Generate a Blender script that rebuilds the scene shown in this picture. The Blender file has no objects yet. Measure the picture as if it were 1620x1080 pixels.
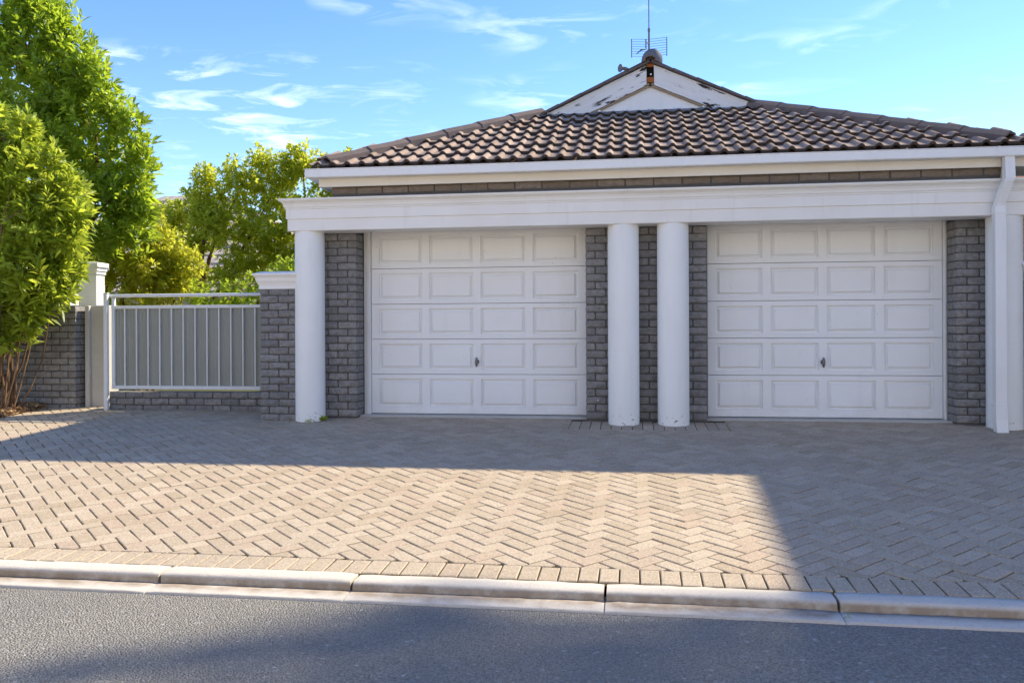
import bpy, bmesh, math, random
import numpy as np
from mathutils import Vector, Matrix
random.seed(7); rng = np.random.default_rng(11)
S = bpy.context.scene; COL = S.collection; R = math.radians

# ------------------------------------------------------------------ camera
cam_data = bpy.data.cameras.new('camera'); cam = bpy.data.objects.new('camera', cam_data); COL.objects.link(cam)
cam_data.sensor_width = 36; cam_data.lens = 29.333; cam_data.shift_y = -0.01265; cam_data.clip_end = 2000
cam.matrix_world = Matrix.Translation((0, 0, .995)) @ Matrix.Rotation(R(8.2), 4, 'Z') @ Matrix.Rotation(R(90), 4, 'X') @ Matrix.Rotation(-.0047, 4, 'Z')
S.camera = cam

# ------------------------------------------------------------------ sky and sun
SUN = Vector((.97, .68, 1.0)).normalized()
SUN_EL = math.asin(SUN.z); SUN_AZ = math.atan2(SUN.x, SUN.y)
world = bpy.data.worlds.new('World'); S.world = world; world.use_nodes = True
wn = world.node_tree; wn.nodes.clear()
def wnode(t, **k):
    n = wn.nodes.new(t)
    for a, b in k.items(): setattr(n, a, b)
    return n
sky = wnode('ShaderNodeTexSky', sky_type='NISHITA', sun_disc=False, sun_elevation=SUN_EL, sun_rotation=SUN_AZ)
sky.air_density = .9; sky.dust_density = .0; sky.ozone_density = 1.2
hsv = wnode('ShaderNodeHueSaturation'); hsv.inputs['Saturation'].default_value = 1.25; hsv.inputs['Hue'].default_value = .512
tc = wnode('ShaderNodeTexCoord'); sep = wnode('ShaderNodeSeparateXYZ')
mx = wnode('ShaderNodeMath', operation='MAXIMUM'); mx.inputs[1].default_value = .04
dv = wnode('ShaderNodeVectorMath', operation='DIVIDE'); cmb = wnode('ShaderNodeCombineXYZ')
mp = wnode('ShaderNodeMapping'); mp.inputs['Rotation'].default_value = (0, 0, R(35)); mp.inputs['Scale'].default_value = (1.3, 1.7, 1)
mp.inputs['Location'].default_value = (3.1, 1.7, 0)
n1 = wnode('ShaderNodeTexNoise'); n1.inputs['Scale'].default_value = 2.3; n1.inputs['Detail'].default_value = 9; n1.inputs['Roughness'].default_value = .6; n1.inputs['Distortion'].default_value = .7
n2 = wnode('ShaderNodeTexNoise'); n2.inputs['Scale'].default_value = .55; n2.inputs['Detail'].default_value = 3
r1 = wnode('ShaderNodeMapRange'); r1.inputs['From Min'].default_value = .50; r1.inputs['From Max'].default_value = .80
r2 = wnode('ShaderNodeMapRange'); r2.inputs['From Min'].default_value = .47; r2.inputs['From Max'].default_value = .62
mul = wnode('ShaderNodeMath', operation='MULTIPLY'); mul2 = wnode('ShaderNodeMath', operation='MULTIPLY'); mul2.inputs[1].default_value = .45
mixc = wnode('ShaderNodeMix', data_type='RGBA'); mixc.inputs['B'].default_value = (10, 10, 10.2, 1)
bg = wnode('ShaderNodeBackground'); bg.inputs['Strength'].default_value = .1; wo = wnode('ShaderNodeOutputWorld')
L = wn.links.new
L(sky.outputs[0], hsv.inputs['Color']); L(tc.outputs['Generated'], sep.inputs[0]); L(sep.outputs['Z'], mx.inputs[0])
L(mx.outputs[0], cmb.inputs[0]); L(mx.outputs[0], cmb.inputs[1]); cmb.inputs[2].default_value = 1
L(tc.outputs['Generated'], dv.inputs[0]); L(cmb.outputs[0], dv.inputs[1]); L(dv.outputs[0], mp.inputs[0])
L(mp.outputs[0], n1.inputs['Vector']); L(mp.outputs[0], n2.inputs['Vector'])
L(n1.outputs[0], r1.inputs['Value']); L(n2.outputs[0], r2.inputs['Value'])
L(r1.outputs[0], mul.inputs[0]); L(r2.outputs[0], mul.inputs[1]); L(mul.outputs[0], mul2.inputs[0])
L(mul2.outputs[0], mixc.inputs['Factor']); L(hsv.outputs[0], mixc.inputs['A']); L(mixc.outputs[2], bg.inputs[0]); L(bg.outputs[0], wo.inputs[0])

sun_data = bpy.data.lights.new('sun', 'SUN'); sun_data.energy = 2.9; sun_data.angle = R(.9); sun_data.color = (1, .88, .66)
sun = bpy.data.objects.new('sun', sun_data); COL.objects.link(sun); sun.rotation_euler = SUN.to_track_quat('Z', 'Y').to_euler()
S.render.engine = 'CYCLES'
S.view_settings.view_transform = 'Standard'; S.view_settings.look = 'None'; S.view_settings.gamma = 1
S.view_settings.use_curve_mapping = False; S.view_settings.exposure = 1.62

# ------------------------------------------------------------------ materials
class NT:
    def __init__(s, name):
        s.m = bpy.data.materials.new(name); s.m.use_nodes = True; s.t = s.m.node_tree; s.b = s.t.nodes['Principled BSDF']; s.out = s.t.nodes['Material Output']
        s.pos = s.n('ShaderNodeNewGeometry').outputs['Position']
    def n(s, t, **k):
        x = s.t.nodes.new(t)
        for a, b in k.items(): setattr(x, a, b)
        return x
    def l(s, a, b): s.t.links.new(a, b)
    def noise(s, scale, detail=4, rough=.55, vec=None, dist=0):
        x = s.n('ShaderNodeTexNoise'); x.inputs['Scale'].default_value = scale; x.inputs['Detail'].default_value = detail
        x.inputs['Roughness'].default_value = rough; x.inputs['Distortion'].default_value = dist
        s.l(vec if vec is not None else s.pos, x.inputs['Vector']); return x.outputs[0]
    def voro(s, scale, vec=None, feature='F1'):
        x = s.n('ShaderNodeTexVoronoi', feature=feature); x.inputs['Scale'].default_value = scale
        s.l(vec if vec is not None else s.pos, x.inputs['Vector']); return x
    def rng(s, v, a, b, c=0., d=1.):
        x = s.n('ShaderNodeMapRange'); s.l(v, x.inputs['Value'])
        for k, q in zip(('From Min', 'From Max', 'To Min', 'To Max'), (a, b, c, d)): x.inputs[k].default_value = q
        return x.outputs[0]
    def math(s, op, a, b):
        x = s.n('ShaderNodeMath', operation=op)
        for i, v in enumerate((a, b)):
            if isinstance(v, (int, float)): x.inputs[i].default_value = v
            else: s.l(v, x.inputs[i])
        return x.outputs[0]
    def mix(s, f, a, b, mode='MIX'):
        x = s.n('ShaderNodeMix', data_type='RGBA', blend_type=mode)
        for k, v in (('Factor', f), ('A', a), ('B', b)):
            i = x.inputs[k] if k == 'Factor' else [q for q in x.inputs if q.name == k and q.type == 'RGBA'][0]
            if isinstance(v, (int, float)): i.default_value = v
            elif isinstance(v, tuple): i.default_value = (*v, 1)
            else: s.l(v, i)
        return x.outputs[2]
    def vscale(s, sc, vec=None):
        x = s.n('ShaderNodeMapping'); x.inputs['Scale'].default_value = sc; s.l(vec if vec is not None else s.pos, x.inputs[0]); return x.outputs[0]
    def attr(s, name): return s.n('ShaderNodeAttribute', attribute_name=name).outputs['Fac']
    def orand(s): return s.n('ShaderNodeObjectInfo').outputs['Random']
    def z(s):
        x = s.n('ShaderNodeSeparateXYZ'); s.l(s.pos, x.inputs[0]); return x.outputs
    def bump(s, h, strength=.4, dist=.01):
        x = s.n('ShaderNodeBump'); x.inputs['Strength'].default_value = strength; x.inputs['Distance'].default_value = dist
        s.l(h, x.inputs['Height']); s.l(x.outputs[0], s.b.inputs['Normal'])
    def done(s, col=None, rough=.7, spec=.4, metal=0):
        if col is not None:
            if isinstance(col, tuple): s.b.inputs['Base Color'].default_value = (*col, 1)
            else: s.l(col, s.b.inputs['Base Color'])
        if isinstance(rough, (int, float)): s.b.inputs['Roughness'].default_value = rough
        else: s.l(rough, s.b.inputs['Roughness'])
        s.b.inputs['Specular IOR Level'].default_value = spec; s.b.inputs['Metallic'].default_value = metal
        return s.m
M = {}
def paint(name, col, dirt=.12, rough=.45, bs=.05, streak=True):
    t = NT(name); n = t.noise(2.2, 6); st = t.noise(9, 5, .6, t.vscale((1, 1, .12)))
    c = t.mix(t.rng(n, .4, .75, 0, dirt), col, tuple(x * y for x, y in zip(col, (.72, .66, .56))))
    if streak: c = t.mix(t.rng(st, .58, .8, 0, dirt * 1.6), c, tuple(x * .62 for x in col))
    t.bump(t.noise(140, 3), bs, .002); return t.done(c, rough, .4)
t = NT('door_paint'); zz = t.z()[2]
c = t.mix(t.rng(t.noise(1.7, 7, .6), .38, .72, 0, .16), (.87, .87, .86), (.70, .66, .58)); c = t.mix(t.rng(t.noise(6, 6, .65, t.vscale((1, 1, .1))), .55, .8, 0, .22), c, (.60, .57, .52))
c = t.mix(t.math('MULTIPLY', t.rng(zz, 0, .28, 1, 0), t.rng(t.noise(5, 6, .7), .35, .7, 0, .35)), c, (.50, .44, .36)); c = t.mix(t.rng(t.noise(30, 4), .70, .74, 0, .5), c, (.5, .47, .42))
t.bump(t.math('ADD', t.noise(2.5, 3), t.math('MULTIPLY', t.noise(90, 3), .06)), .22, .012); M['door'] = t.done(c, .42, .45)
M['frame'] = paint('frame_paint', (.84, .83, .80), .25)
M['trim'] = paint('trim_paint', (.85, .83, .79), .2)
M['fascia'] = paint('fascia_paint', (.80, .75, .66), .2)
M['gutter'] = paint('gutter_paint', (.84, .84, .83), .15)
M['gate'] = paint('gate_paint', (.70, .72, .73), .12, .4)
# plaster columns with scuffs and chips near the foot
t = NT('column_plaster'); zz = t.z()[2]; low = t.rng(zz, .01, .10, 1, 0)
c = t.mix(t.rng(t.noise(1.8, 6), .42, .8, 0, .18), (.87, .87, .85), (.66, .62, .54))
c = t.mix(t.math('MULTIPLY', t.rng(t.noise(24, 5, .7), .60, .64), low), c, (.16, .14, .12))
c = t.mix(t.rng(t.noise(4.2, 8, .75), .70, .74, 0, .45), c, (.45, .42, .38))
c = t.mix(t.rng(t.noise(1, 6, .65, t.vscale((9, 9, .8))), .55, .78, 0, .22), c, (.55, .51, .44)); t.bump(t.noise(14, 7, .6), .25, .012); M['column'] = t.done(c, .6, .3)
# rock faced grey brick
t = NT('grey_brick'); o = t.orand()
c = t.mix(o, (.235, .228, .225), (.35, .335, .32)); c = t.mix(t.rng(t.noise(19, 6, .7), .40, .64, 0, .75), c, (.15, .144, .14))
c = t.mix(t.rng(t.noise(38, 4), .56, .72, 0, .5), c, (.44, .42, .39)); c = t.mix(t.rng(t.noise(2.2, 5, .7), .58, .75, 0, .5), c, (.40, .37, .33))
t.bump(t.noise(48, 7, .62), 1., .018); M['brick'] = t.done(c, .92, .15)
t = NT('warm_light_brick'); c = t.mix(t.orand(), (.20, .155, .115), (.27, .215, .165)); c = t.mix(t.rng(t.noise(20, 6), .4, .7, 0, .5), c, (.13, .105, .08)); t.bump(t.noise(48, 6), .5, .01); M['band'] = t.done(c, .92, .15)
t = NT('mortar'); t.bump(t.noise(120, 4), .4, .004); M['mortar'] = t.done(t.mix(t.noise(40), (.085, .08, .075), (.14, .132, .122)), .95, .1)
# brick strip under the eaves: warm reflected light put into its brown colour
t = NT('concrete'); c = t.mix(t.noise(5, 8, .65), (.42, .41, .385), (.56, .545, .51)); c = t.mix(t.rng(t.noise(60, 4), .62, .75, 0, .5), c, (.16, .15, .14))
t.bump(t.noise(90, 5), .3, .004); M['concrete'] = t.done(c, .9, .2)
# kerb concrete
t = NT('kerb_concrete'); zz = t.z()[2]
c = t.mix(t.noise(3, 7, .6), (.50, .455, .39), (.63, .58, .50)); c = t.mix(t.rng(t.noise(60, 4, .7), .52, .70, 0, .5), c, (.34, .29, .235))
gr = t.math('MULTIPLY', t.rng(zz, -.3355, -.331, 0, 1), t.math('MULTIPLY', t.rng(zz, -.305, -.289, 1, 0), t.rng(t.noise(7, 6, .7), .25, .55)))
c = t.mix(t.math('MULTIPLY', gr, .85), c, (.27, .205, .145))
c = t.mix(t.rng(t.noise(14, 8, .75), .66, .72, 0, .6), c, (.2, .17, .14))
t.bump(t.noise(160, 4, .6), .35, .004); M['kerb'] = t.done(c, .85, .25)
# pavers
t = NT('paver_concrete'); a = t.attr('tint')
c = t.mix(a, (.38, .30, .205), (.56, .465, .35)); c = t.mix(t.rng(a, .78, .84, 0, .6), c, (.38, .27, .19))
c = t.mix(t.rng(t.noise(.8, 5), .38, .68, 0, .4), c, (.40, .34, .265))
c = t.mix(t.rng(t.noise(75, 3, .75), .47, .66, 0, .62), c, (.24, .185, .13)); c = t.mix(t.rng(t.noise(110, 2, .7), .54, .68, 0, .7), c, (.68, .58, .45))
c = t.mix(t.rng(t.noise(16, 6, .7), .56, .74, 0, .45), c, (.23, .18, .135))
t.bump(t.noise(85, 5, .7), .7, .007); M['paver'] = t.done(c, .88, .25)
t = NT('joint_sand'); c = t.mix(t.noise(3, 6), (.045, .034, .019), (.10, .074, .034)); c = t.mix(t.rng(t.noise(12, 5), .55, .7), c, (.10, .095, .035))
t.bump(t.noise(200, 3), .6, .005); M['sand'] = t.done(c, .95, .1)
# asphalt
t = NT('asphalt'); v = t.voro(105); v2 = t.voro(62); n = t.noise(1.1, 6)
c = t.mix(t.rng(t.noise(80, 5, .75), .34, .68), (.13, .121, .106), (.36, .335, .29))
c = t.mix(t.rng(v.outputs['Color'], .55, .95, 0, .6), c, (.40, .38, .34)); c = t.mix(t.rng(v2.outputs['Color'], .86, .99, 0, .8), c, (.55, .53, .50))
c = t.mix(t.rng(n, .4, .72, 0, .35), c, (.15, .148, .145))
h = t.math('ADD', t.math('MULTIPLY', v.outputs['Distance'], -2.2), t.noise(140, 3)); t.bump(h, .9, .006); M['asphalt'] = t.done(c, .82, .35)
# roof tile
t = NT('roof_tile'); o = t.orand()
c = t.mix(o, (.30, .225, .175), (.47, .365, .285)); c = t.mix(t.rng(t.noise(9, 7, .75), .44, .70, 0, .65), c, (.16, .125, .11)); c = t.mix(t.rng(t.noise(90, 4), .58, .74, 0, .5), c, (.42, .34, .27))
c = t.mix(t.rng(t.noise(1.3, 6, .7), .5, .7, 0, .45), c, (.21, .165, .14)); t.bump(t.noise(60, 6, .7), .6, .008); M['tile'] = t.done(c, .97, .08)
t = NT('tile_nose_shade'); M['nose_shade'] = t.done(t.mix(t.noise(12, 6, .7), (.045, .036, .034), (.085, .066, .058)), .95, .1)  # shade on the front lip of each tile, put into a near-black colour
t = NT('hip_cap'); o = t.orand()
c = t.mix(o, (.13, .105, .098), (.19, .145, .125)); c = t.mix(t.rng(t.noise(5, 7, .7), .4, .7, 0, .6), c, (.085, .075, .075)); c = t.mix(t.rng(t.noise(60, 5), .62, .74, 0, .5), c, (.30, .24, .19))
t.bump(t.noise(90, 5), .4, .005); M['cap'] = t.done(c, .88, .2)
t = NT('lead'); M['lead'] = t.done(t.mix(t.noise(9, 5), (.11, .11, .125), (.2, .2, .215)), .6, .4)
# weathered gable boards: cracked, peeling white paint along the board (generated coords: x along the board)
t = NT('peeling_paint'); og = t.n('ShaderNodeTexCoord').outputs['Object']
cr = t.noise(1.0, 9, .62, t.vscale((2.0, 1, 15), og), .6); pe = t.noise(1, 6, .7, t.vscale((6, 1, 26), og)); ar = t.noise(1.7, 3, .5, og)
c = t.mix(t.rng(t.noise(1, 5, .6, t.vscale((1.5, 1, 30), og)), .5, .75, 0, .3), (.74, .73, .70), (.48, .40, .30))
c = t.mix(t.rng(pe, .64, .66, 0, .7), c, (.30, .20, .12))
crk = t.math('MULTIPLY', t.rng(cr, .582, .595), t.rng(ar, .42, .5)); c = t.mix(crk, c, (.035, .028, .022))
t.bump(t.math('ADD', t.math('MULTIPLY', crk, -1.5), pe), .5, .006); M['peel'] = t.done(c, .7, .25)
t = NT('rust_wood'); M['rust'] = t.done(t.mix(t.noise(22, 6), (.42, .13, .035), (.22, .09, .04)), .85, .15)
t = NT('raw_wood'); M['rawwood'] = t.done(t.mix(t.noise(14, 6), (.40, .30, .19), (.26, .20, .14)), .85, .15)
t = NT('void'); M['void'] = t.done((.012, .01, .009), .9, .05)
t = NT('galvanised'); M['metal'] = t.done(t.mix(t.noise(30, 4), (.10, .10, .10), (.2, .19, .18)), .45, .5, .6)
t = NT('dish_grey'); M['dish'] = t.done(t.mix(t.noise(8, 5), (.085, .095, .115), (.13, .14, .16)), .55, .4)
t = NT('dark_iron'); M['iron'] = t.done(t.mix(t.noise(60, 4), (.10, .095, .09), (.26, .25, .24)), .4, .5, .7)
t = NT('gate_sheet'); rb = t.noise(1, 2, .5, t.vscale((60, 1, .6))); c = t.mix(rb, (.235, .25, .22), (.30, .315, .28)); c = t.mix(t.rng(t.noise(2, 5), .45, .8, 0, .4), c, (.19, .2, .185)); M['sheet'] = t.done(c, .45, .45)
t = NT('soil'); c = t.mix(t.noise(9, 8, .7), (.05, .032, .02), (.16, .10, .06)); t.bump(t.noise(50, 6), .8, .02); M['soil'] = t.done(c, .95, .1)
t = NT('litter'); a = t.attr('tint'); c = t.mix(a, (.16, .085, .045), (.42, .28, .15)); M['litter'] = t.done(c, .8, .2)
t = NT('lawn'); M['lawn'] = t.done(t.mix(t.noise(3, 8, .7), (.06, .075, .025), (.13, .12, .055)), .95, .1)
t = NT('bark'); c = t.mix(t.noise(1, 7, .7, t.vscale((60, 60, 9))), (.085, .055, .036), (.27, .17, .10)); t.bump(t.noise(1, 6, .7, t.vscale((70, 70, 12))), .7, .01); M['bark'] = t.done(c, .9, .15)
def leafmat(name, dark, light, tip, transl=.4, gloss=.38, spec=.5):
    t = NT(name); a = t.attr('tint'); c = t.mix(t.rng(a, 0, .8), dark, light); c = t.mix(t.rng(a, .86, .9), c, tip)
    t.done(c, gloss, spec); tr = t.n('ShaderNodeBsdfTranslucent'); t.l(t.mix(.5, c, tuple(min(1, x * 2.6) for x in light)), tr.inputs[0])
    ms = t.n('ShaderNodeMixShader'); ms.inputs[0].default_value = transl; t.l(t.b.outputs[0], ms.inputs[1]); t.l(tr.outputs[0], ms.inputs[2]); t.l(ms.outputs[0], t.out.inputs[0])
    return t.m
M['leaf_bush'] = leafmat('leaf_bush', (.075, .135, .010), (.36, .46, .04), (.55, .56, .08), .54)
M['leaf_tree'] = leafmat('leaf_tree', (.05, .10, .010), (.31, .40, .03), (.54, .52, .05), .54)
M['leaf_yellow'] = leafmat('leaf_yellow', (.22, .26, .02), (.50, .50, .04), (.66, .56, .05), .6)
M['leaf_sparse'] = leafmat('leaf_sparse', (.18, .235, .018), (.50, .54, .04), (.75, .58, .07), .66)
M['leaf_shade'] = leafmat('leaf_shade', (.035, .07, .012), (.09, .14, .02), (.14, .15, .03), .3)
M['leaf_dry'] = leafmat('leaf_dry', (.30, .22, .07), (.42, .32, .11), (.5, .4, .16), .3)
t = NT('beige_tiles'); zz = t.n('ShaderNodeTexWave', wave_type='BANDS', bands_direction='X'); zz.inputs['Scale'].default_value = 1.05; t.l(t.pos, zz.inputs[0])
c = t.mix(t.noise(3, 6), (.36, .30, .25), (.48, .41, .34)); t.bump(zz.outputs[1], .5, .03); M['beige_tile'] = t.done(c, .9, .15)
t = NT('red_tiles'); c = t.mix(t.noise(4, 6), (.22, .11, .08), (.32, .18, .13)); M['red_tile'] = t.done(c, .9, .15)
t = NT('tan_brick'); bt = t.n('ShaderNodeTexBrick'); bt.inputs['Color1'].default_value = (.36, .25, .13, 1); bt.inputs['Color2'].default_value = (.44, .32, .18, 1); bt.inputs['Mortar'].default_value = (.2, .17, .13, 1)
bt.inputs['Scale'].default_value = 1; bt.inputs['Brick Width'].default_value = .23; bt.inputs['Row Height'].default_value = .083; bt.inputs['Mortar Size'].default_value = .008
sp = t.n('ShaderNodeSeparateXYZ'); t.l(t.pos, sp.inputs[0]); cb = t.n('ShaderNodeCombineXYZ'); t.l(t.math('ADD', sp.outputs[0], sp.outputs[1]), cb.inputs[0]); t.l(sp.outputs[2], cb.inputs[1]); t.l(cb.outputs[0], bt.inputs[0])
M['tan_brick'] = t.done(bt.outputs[0], .9, .15)
t = NT('render_wall'); M['render_wall'] = t.done(t.mix(t.noise(2, 6), (.52, .46, .38), (.6, .54, .46)), .85, .2)
t = NT('cream_wall'); M['cream_wall'] = t.done(t.mix(t.noise(2, 6), (.82, .76, .66), (.87, .82, .73)), .85, .2)
t = NT('glass'); M['glass'] = t.done((.03, .04, .05), .05, .6)

# ------------------------------------------------------------------ helpers
def link(name, me, mat, parent=None, loc=None, rot=None):
    o = bpy.data.objects.new(name, me); COL.objects.link(o)
    if mat is not None and len(me.materials) == 0: me.materials.append(M[mat])
    if parent is not None:
        o.parent = parent
        if parent.type == 'EMPTY' and loc is None: o.location = -parent.location     # part meshes are built in world coordinates
    if loc is not None: o.location = loc
    if rot is not None: o.rotation_euler = rot
    return o
def tag(o, label, cat, group=None, kind=None):
    if label: o['label'] = label
    if cat: o['category'] = cat
    if group: o['group'] = group
    if kind: o['kind'] = kind
    return o
def thing(name, loc, label, cat, group=None):
    o = bpy.data.objects.new(name, None); o.empty_display_size = .2; COL.objects.link(o); o.location = loc; return tag(o, label, cat, group)
class MB:
    def __init__(s): s.v = []; s.f = []; s.sm = []; s.t = []
    def add(s, vs, fs, smooth=False):
        k = len(s.v); s.v += [tuple(v) for v in vs]; s.f += [tuple(i + k for i in f) for f in fs]; s.sm += [smooth] * len(fs); return s
    def box(s, x0, x1, y0, y1, z0, z1, b=0.):
        if b <= 0:
            s.add([(x0, y0, z0), (x1, y0, z0), (x1, y1, z0), (x0, y1, z0), (x0, y0, z1), (x1, y0, z1), (x1, y1, z1), (x0, y1, z1)],
                  [(0, 3, 2, 1), (4, 5, 6, 7), (0, 1, 5, 4), (1, 2, 6, 5), (2, 3, 7, 6), (3, 0, 4, 7)])
        else:
            bm = bmesh.new(); bmesh.ops.create_cube(bm, size=1)
            for v in bm.verts: v.co = ((x0 + x1) / 2 + v.co.x * (x1 - x0), (y0 + y1) / 2 + v.co.y * (y1 - y0), (z0 + z1) / 2 + v.co.z * (z1 - z0))
            bmesh.ops.bevel(bm, geom=bm.edges[:], offset=b, segments=1, affect='EDGES')
            bm.verts.ensure_lookup_table(); s.add([v.co[:] for v in bm.verts], [[v.index for v in f.verts] for f in bm.faces]); bm.free()
        return s
    def tube(s, pts, rad, seg=8, cap=True, sm=True):
        pts = [Vector(p) for p in pts]; rad = rad if isinstance(rad, (list, tuple)) else [rad] * len(pts); vs = []; fs = []
        for i, p in enumerate(pts):
            d = (pts[min(i + 1, len(pts) - 1)] - pts[max(i - 1, 0)]).normalized()
            a = d.cross(Vector((0, 0, 1)) if abs(d.z) < .9 else Vector((1, 0, 0))).normalized(); b = d.cross(a)
            for k in range(seg):
                t = 2 * math.pi * k / seg; vs.append(p + (a * math.cos(t) + b * math.sin(t)) * rad[i])
        for i in range(len(pts) - 1):
            for k in range(seg):
                q = (k + 1) % seg; fs.append((i * seg + k, i * seg + q, (i + 1) * seg + q, (i + 1) * seg + k))
        s.add(vs, fs, sm)
        if cap: s.add(vs[:seg], [tuple(range(seg))]); s.add(vs[-seg:], [tuple(reversed(range(seg)))])
        return s
    def prism(s, poly, y0, y1):      # poly in x,z extruded along y
        n = len(poly); vs = [(x, y0, z) for x, z in poly] + [(x, y1, z) for x, z in poly]
        return s.add(vs, [tuple(range(n)), tuple(reversed(range(n, 2 * n)))] + [(i, i + n, (i + 1) % n + n, (i + 1) % n) for i in range(n)])
    def mesh(s, name, fix=True):
        me = bpy.data.meshes.new(name); me.from_pydata(s.v, [], s.f); me.polygons.foreach_set('use_smooth', s.sm)
        if fix:
            bm = bmesh.new(); bm.from_mesh(me); bmesh.ops.recalc_face_normals(bm, faces=bm.faces); bm.to_mesh(me); bm.free()
        if s.t:
            at = me.attributes.new('tint', 'FLOAT', 'FACE'); at.data.foreach_set('value', s.t)
        me.update(); return me
    def build(s, name, mat, parent=None, **k): return link(name, s.mesh(name), mat, parent, **k)

# ------------------------------------------------------------------ ground, road, kerb
def Zd(y): return -.053 * (9.53 - y)           # driveway rises from the kerb to the garage
g = MB(); prof = [(-400, -.30), (-3.4, -.30), (-3.25, -.45), (3.0, -.45), (4.0, -.45), (4.2, -.40), (9.5, -.06), (12, -.03), (400, -.03)]
for i in range(len(prof) - 1):
    (a, za), (b, zb) = prof[i], prof[i + 1]; g.add([(-400, a, za), (400, a, za), (400, b, zb), (-400, b, zb)], [(0, 1, 2, 3)])
tag(g.build('ground', 'lawn'), 'dry grassy ground around the plots', 'ground', kind='structure')
r = MB(); nx, ny = 60, 12
vs = [(-30 + i, -3.2 + 7.145 * j / ny, -.348 + (.006 * math.sin(i * 1.3 + j)) * (j < ny)) for j in range(ny + 1) for i in range(nx + 1)]
r.add(vs, [(j * (nx + 1) + i, j * (nx + 1) + i + 1, (j + 1) * (nx + 1) + i + 1, (j + 1) * (nx + 1) + i) for j in range(ny) for i in range(nx)], True)
tag(r.build('road', 'asphalt'), 'grey asphalt road in front of the kerb', 'road', kind='structure')
kb = MB(); kb.box(-30, 30, 3.95, 4.2, -.44, -.347); kerb = tag(kb.build('kerb', 'concrete'), 'low concrete kerb and channel between road and driveway', 'kerb', kind='structure')
joints = [-9.4, -8.3, -7.2, -6.05, -4.85, -3.62, -2.47, -1.42, -.137, .951, 2.10, 3.25, 4.4, 5.6, 6.8, 8.0]
def kerb_prof(): return [(4.213, -.40), (4.213, -.283), (4.16, -.2815), (4.112, -.283), (4.098, -.286), (4.089, -.292), (4.083, -.301), (4.078, -.334), (4.077, -.40)]
def chan_prof(): return [(4.075, -.40), (4.075, -.331), (4.03, -.333), (3.965, -.3375), (3.945, -.3395), (3.943, -.40)]
for a, b in zip(joints[:-1], joints[1:]):
    for nm, pf, gap in (('kerb_stone', kerb_prof(), .007), ('channel_stone', chan_prof(), .003)):
        n = max(2, int((b - a) / .06)); m = MB(); vs = []; w = random.uniform(-.0035, .0035); w2 = random.uniform(-.003, .003)
        for i in range(n + 1):
            x = a + gap + (b - a - 2 * gap) * i / n; e = .004 if i in (0, n) else 0
            for (y, z) in pf:
                j = random.gauss(0, .0012) if z > -.39 else 0
                vs.append((x, y + j + w2, z + j * .7 + w - (e if z > -.39 else 0)))
        k = len(pf); m.add(vs, [(i * k + q, i * k + q + 1, (i + 1) * k + q + 1, (i + 1) * k + q) for i in range(n) for q in range(k - 1)], True)
        m.add(vs[:k], [tuple(range(k))]); m.add(vs[-k:], [tuple(range(k))]); m.build(nm, 'kerb', kerb)

# ------------------------------------------------------------------ driveway of herringbone pavers
DX0, DX1, DY0, DY1 = -7.42, 5.2, 4.22, 9.84
bed = MB(); SUB = .0075
vs = []; nyb = 4
for j in range(nyb + 1):
    y = DY0 - .004 + (9.95 - DY0) * j / nyb; vs += [(DX0, y, Zd(y) - SUB), (DX1, y, Zd(y) - SUB)]
bed.add(vs, [(2 * j, 2 * j + 1, 2 * j + 3, 2 * j + 2) for j in range(nyb)])
drive = tag(bed.build('driveway', 'sand'), 'brick-paved driveway sloping up to the garage doors', 'driveway', kind='structure')
def clip(poly, nx_, ny_, d):           # keep nx*x+ny*y >= d
    out = []
    for i in range(len(poly)):
        p, q = poly[i], poly[(i + 1) % len(poly)]; a = nx_ * p[0] + ny_ * p[1] - d; b = nx_ * q[0] + ny_ * q[1] - d
        if a >= 0: out.append(p)
        if (a < 0) != (b < 0): t = a / (a - b); out.append((p[0] + t * (q[0] - p[0]), p[1] + t * (q[1] - p[1])))
    return out
def area(p): return abs(sum(p[i][0] * p[(i + 1) % len(p)][1] - p[(i + 1) % len(p)][0] * p[i][1] for i in range(len(p)))) / 2
def inset(poly, d):
    n = len(poly); s = sum(poly[i][0] * poly[(i + 1) % n][1] - poly[(i + 1) % n][0] * poly[i][1] for i in range(n))
    if s < 0: poly = poly[::-1]
    out = []
    for i in range(n):
        p0, p1, p2 = Vector(poly[i - 1]), Vector(poly[i]), Vector(poly[(i + 1) % n])
        e1 = (p1 - p0).normalized(); e2 = (p2 - p1).normalized(); n1_ = Vector((-e1.y, e1.x)); n2_ = Vector((-e2.y, e2.x))
        b = n1_ + n2_; den = 1 + n1_.dot(n2_); out.append(tuple(p1 + b / max(den, .35) * d))
    return out, poly
def clean(p):
    o = []
    for q in p:
        if not o or math.hypot(q[0] - o[-1][0], q[1] - o[-1][1]) > .012: o.append(q)
    if len(o) > 2 and math.hypot(o[0][0] - o[-1][0], o[0][1] - o[-1][1]) < .012: o.pop()
    return o
def paver_faces(poly, zf, ch=.0045, dp=.006, jz=0, tilt=(0, 0), wob=0):
    ins, po = inset(poly, ch); n = len(po); cx = sum(p[0] for p in po) / n; cy = sum(p[1] for p in po) / n
    dz = lambda p: jz + tilt[0] * (p[0] - cx) + tilt[1] * (p[1] - cy)
    vs = [(p[0] + random.gauss(0, wob), p[1] + random.gauss(0, wob), zf(p[1]) + dz(p)) for p in ins] + [(p[0], p[1], zf(p[1]) - dp * .55 + dz(p)) for p in po] + [(p[0], p[1], zf(p[1]) - .024) for p in po]
    fs = [tuple(range(n))] + [(i, i + n, (i + 1) % n + n, (i + 1) % n)[::-1] for i in range(n)] + [(i + n, i + 2 * n, (i + 1) % n + 2 * n, (i + 1) % n + n)[::-1] for i in range(n)]
    return vs, fs
U = .1035; J = .0038; polys = []       # (poly, centre, type)
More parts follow.
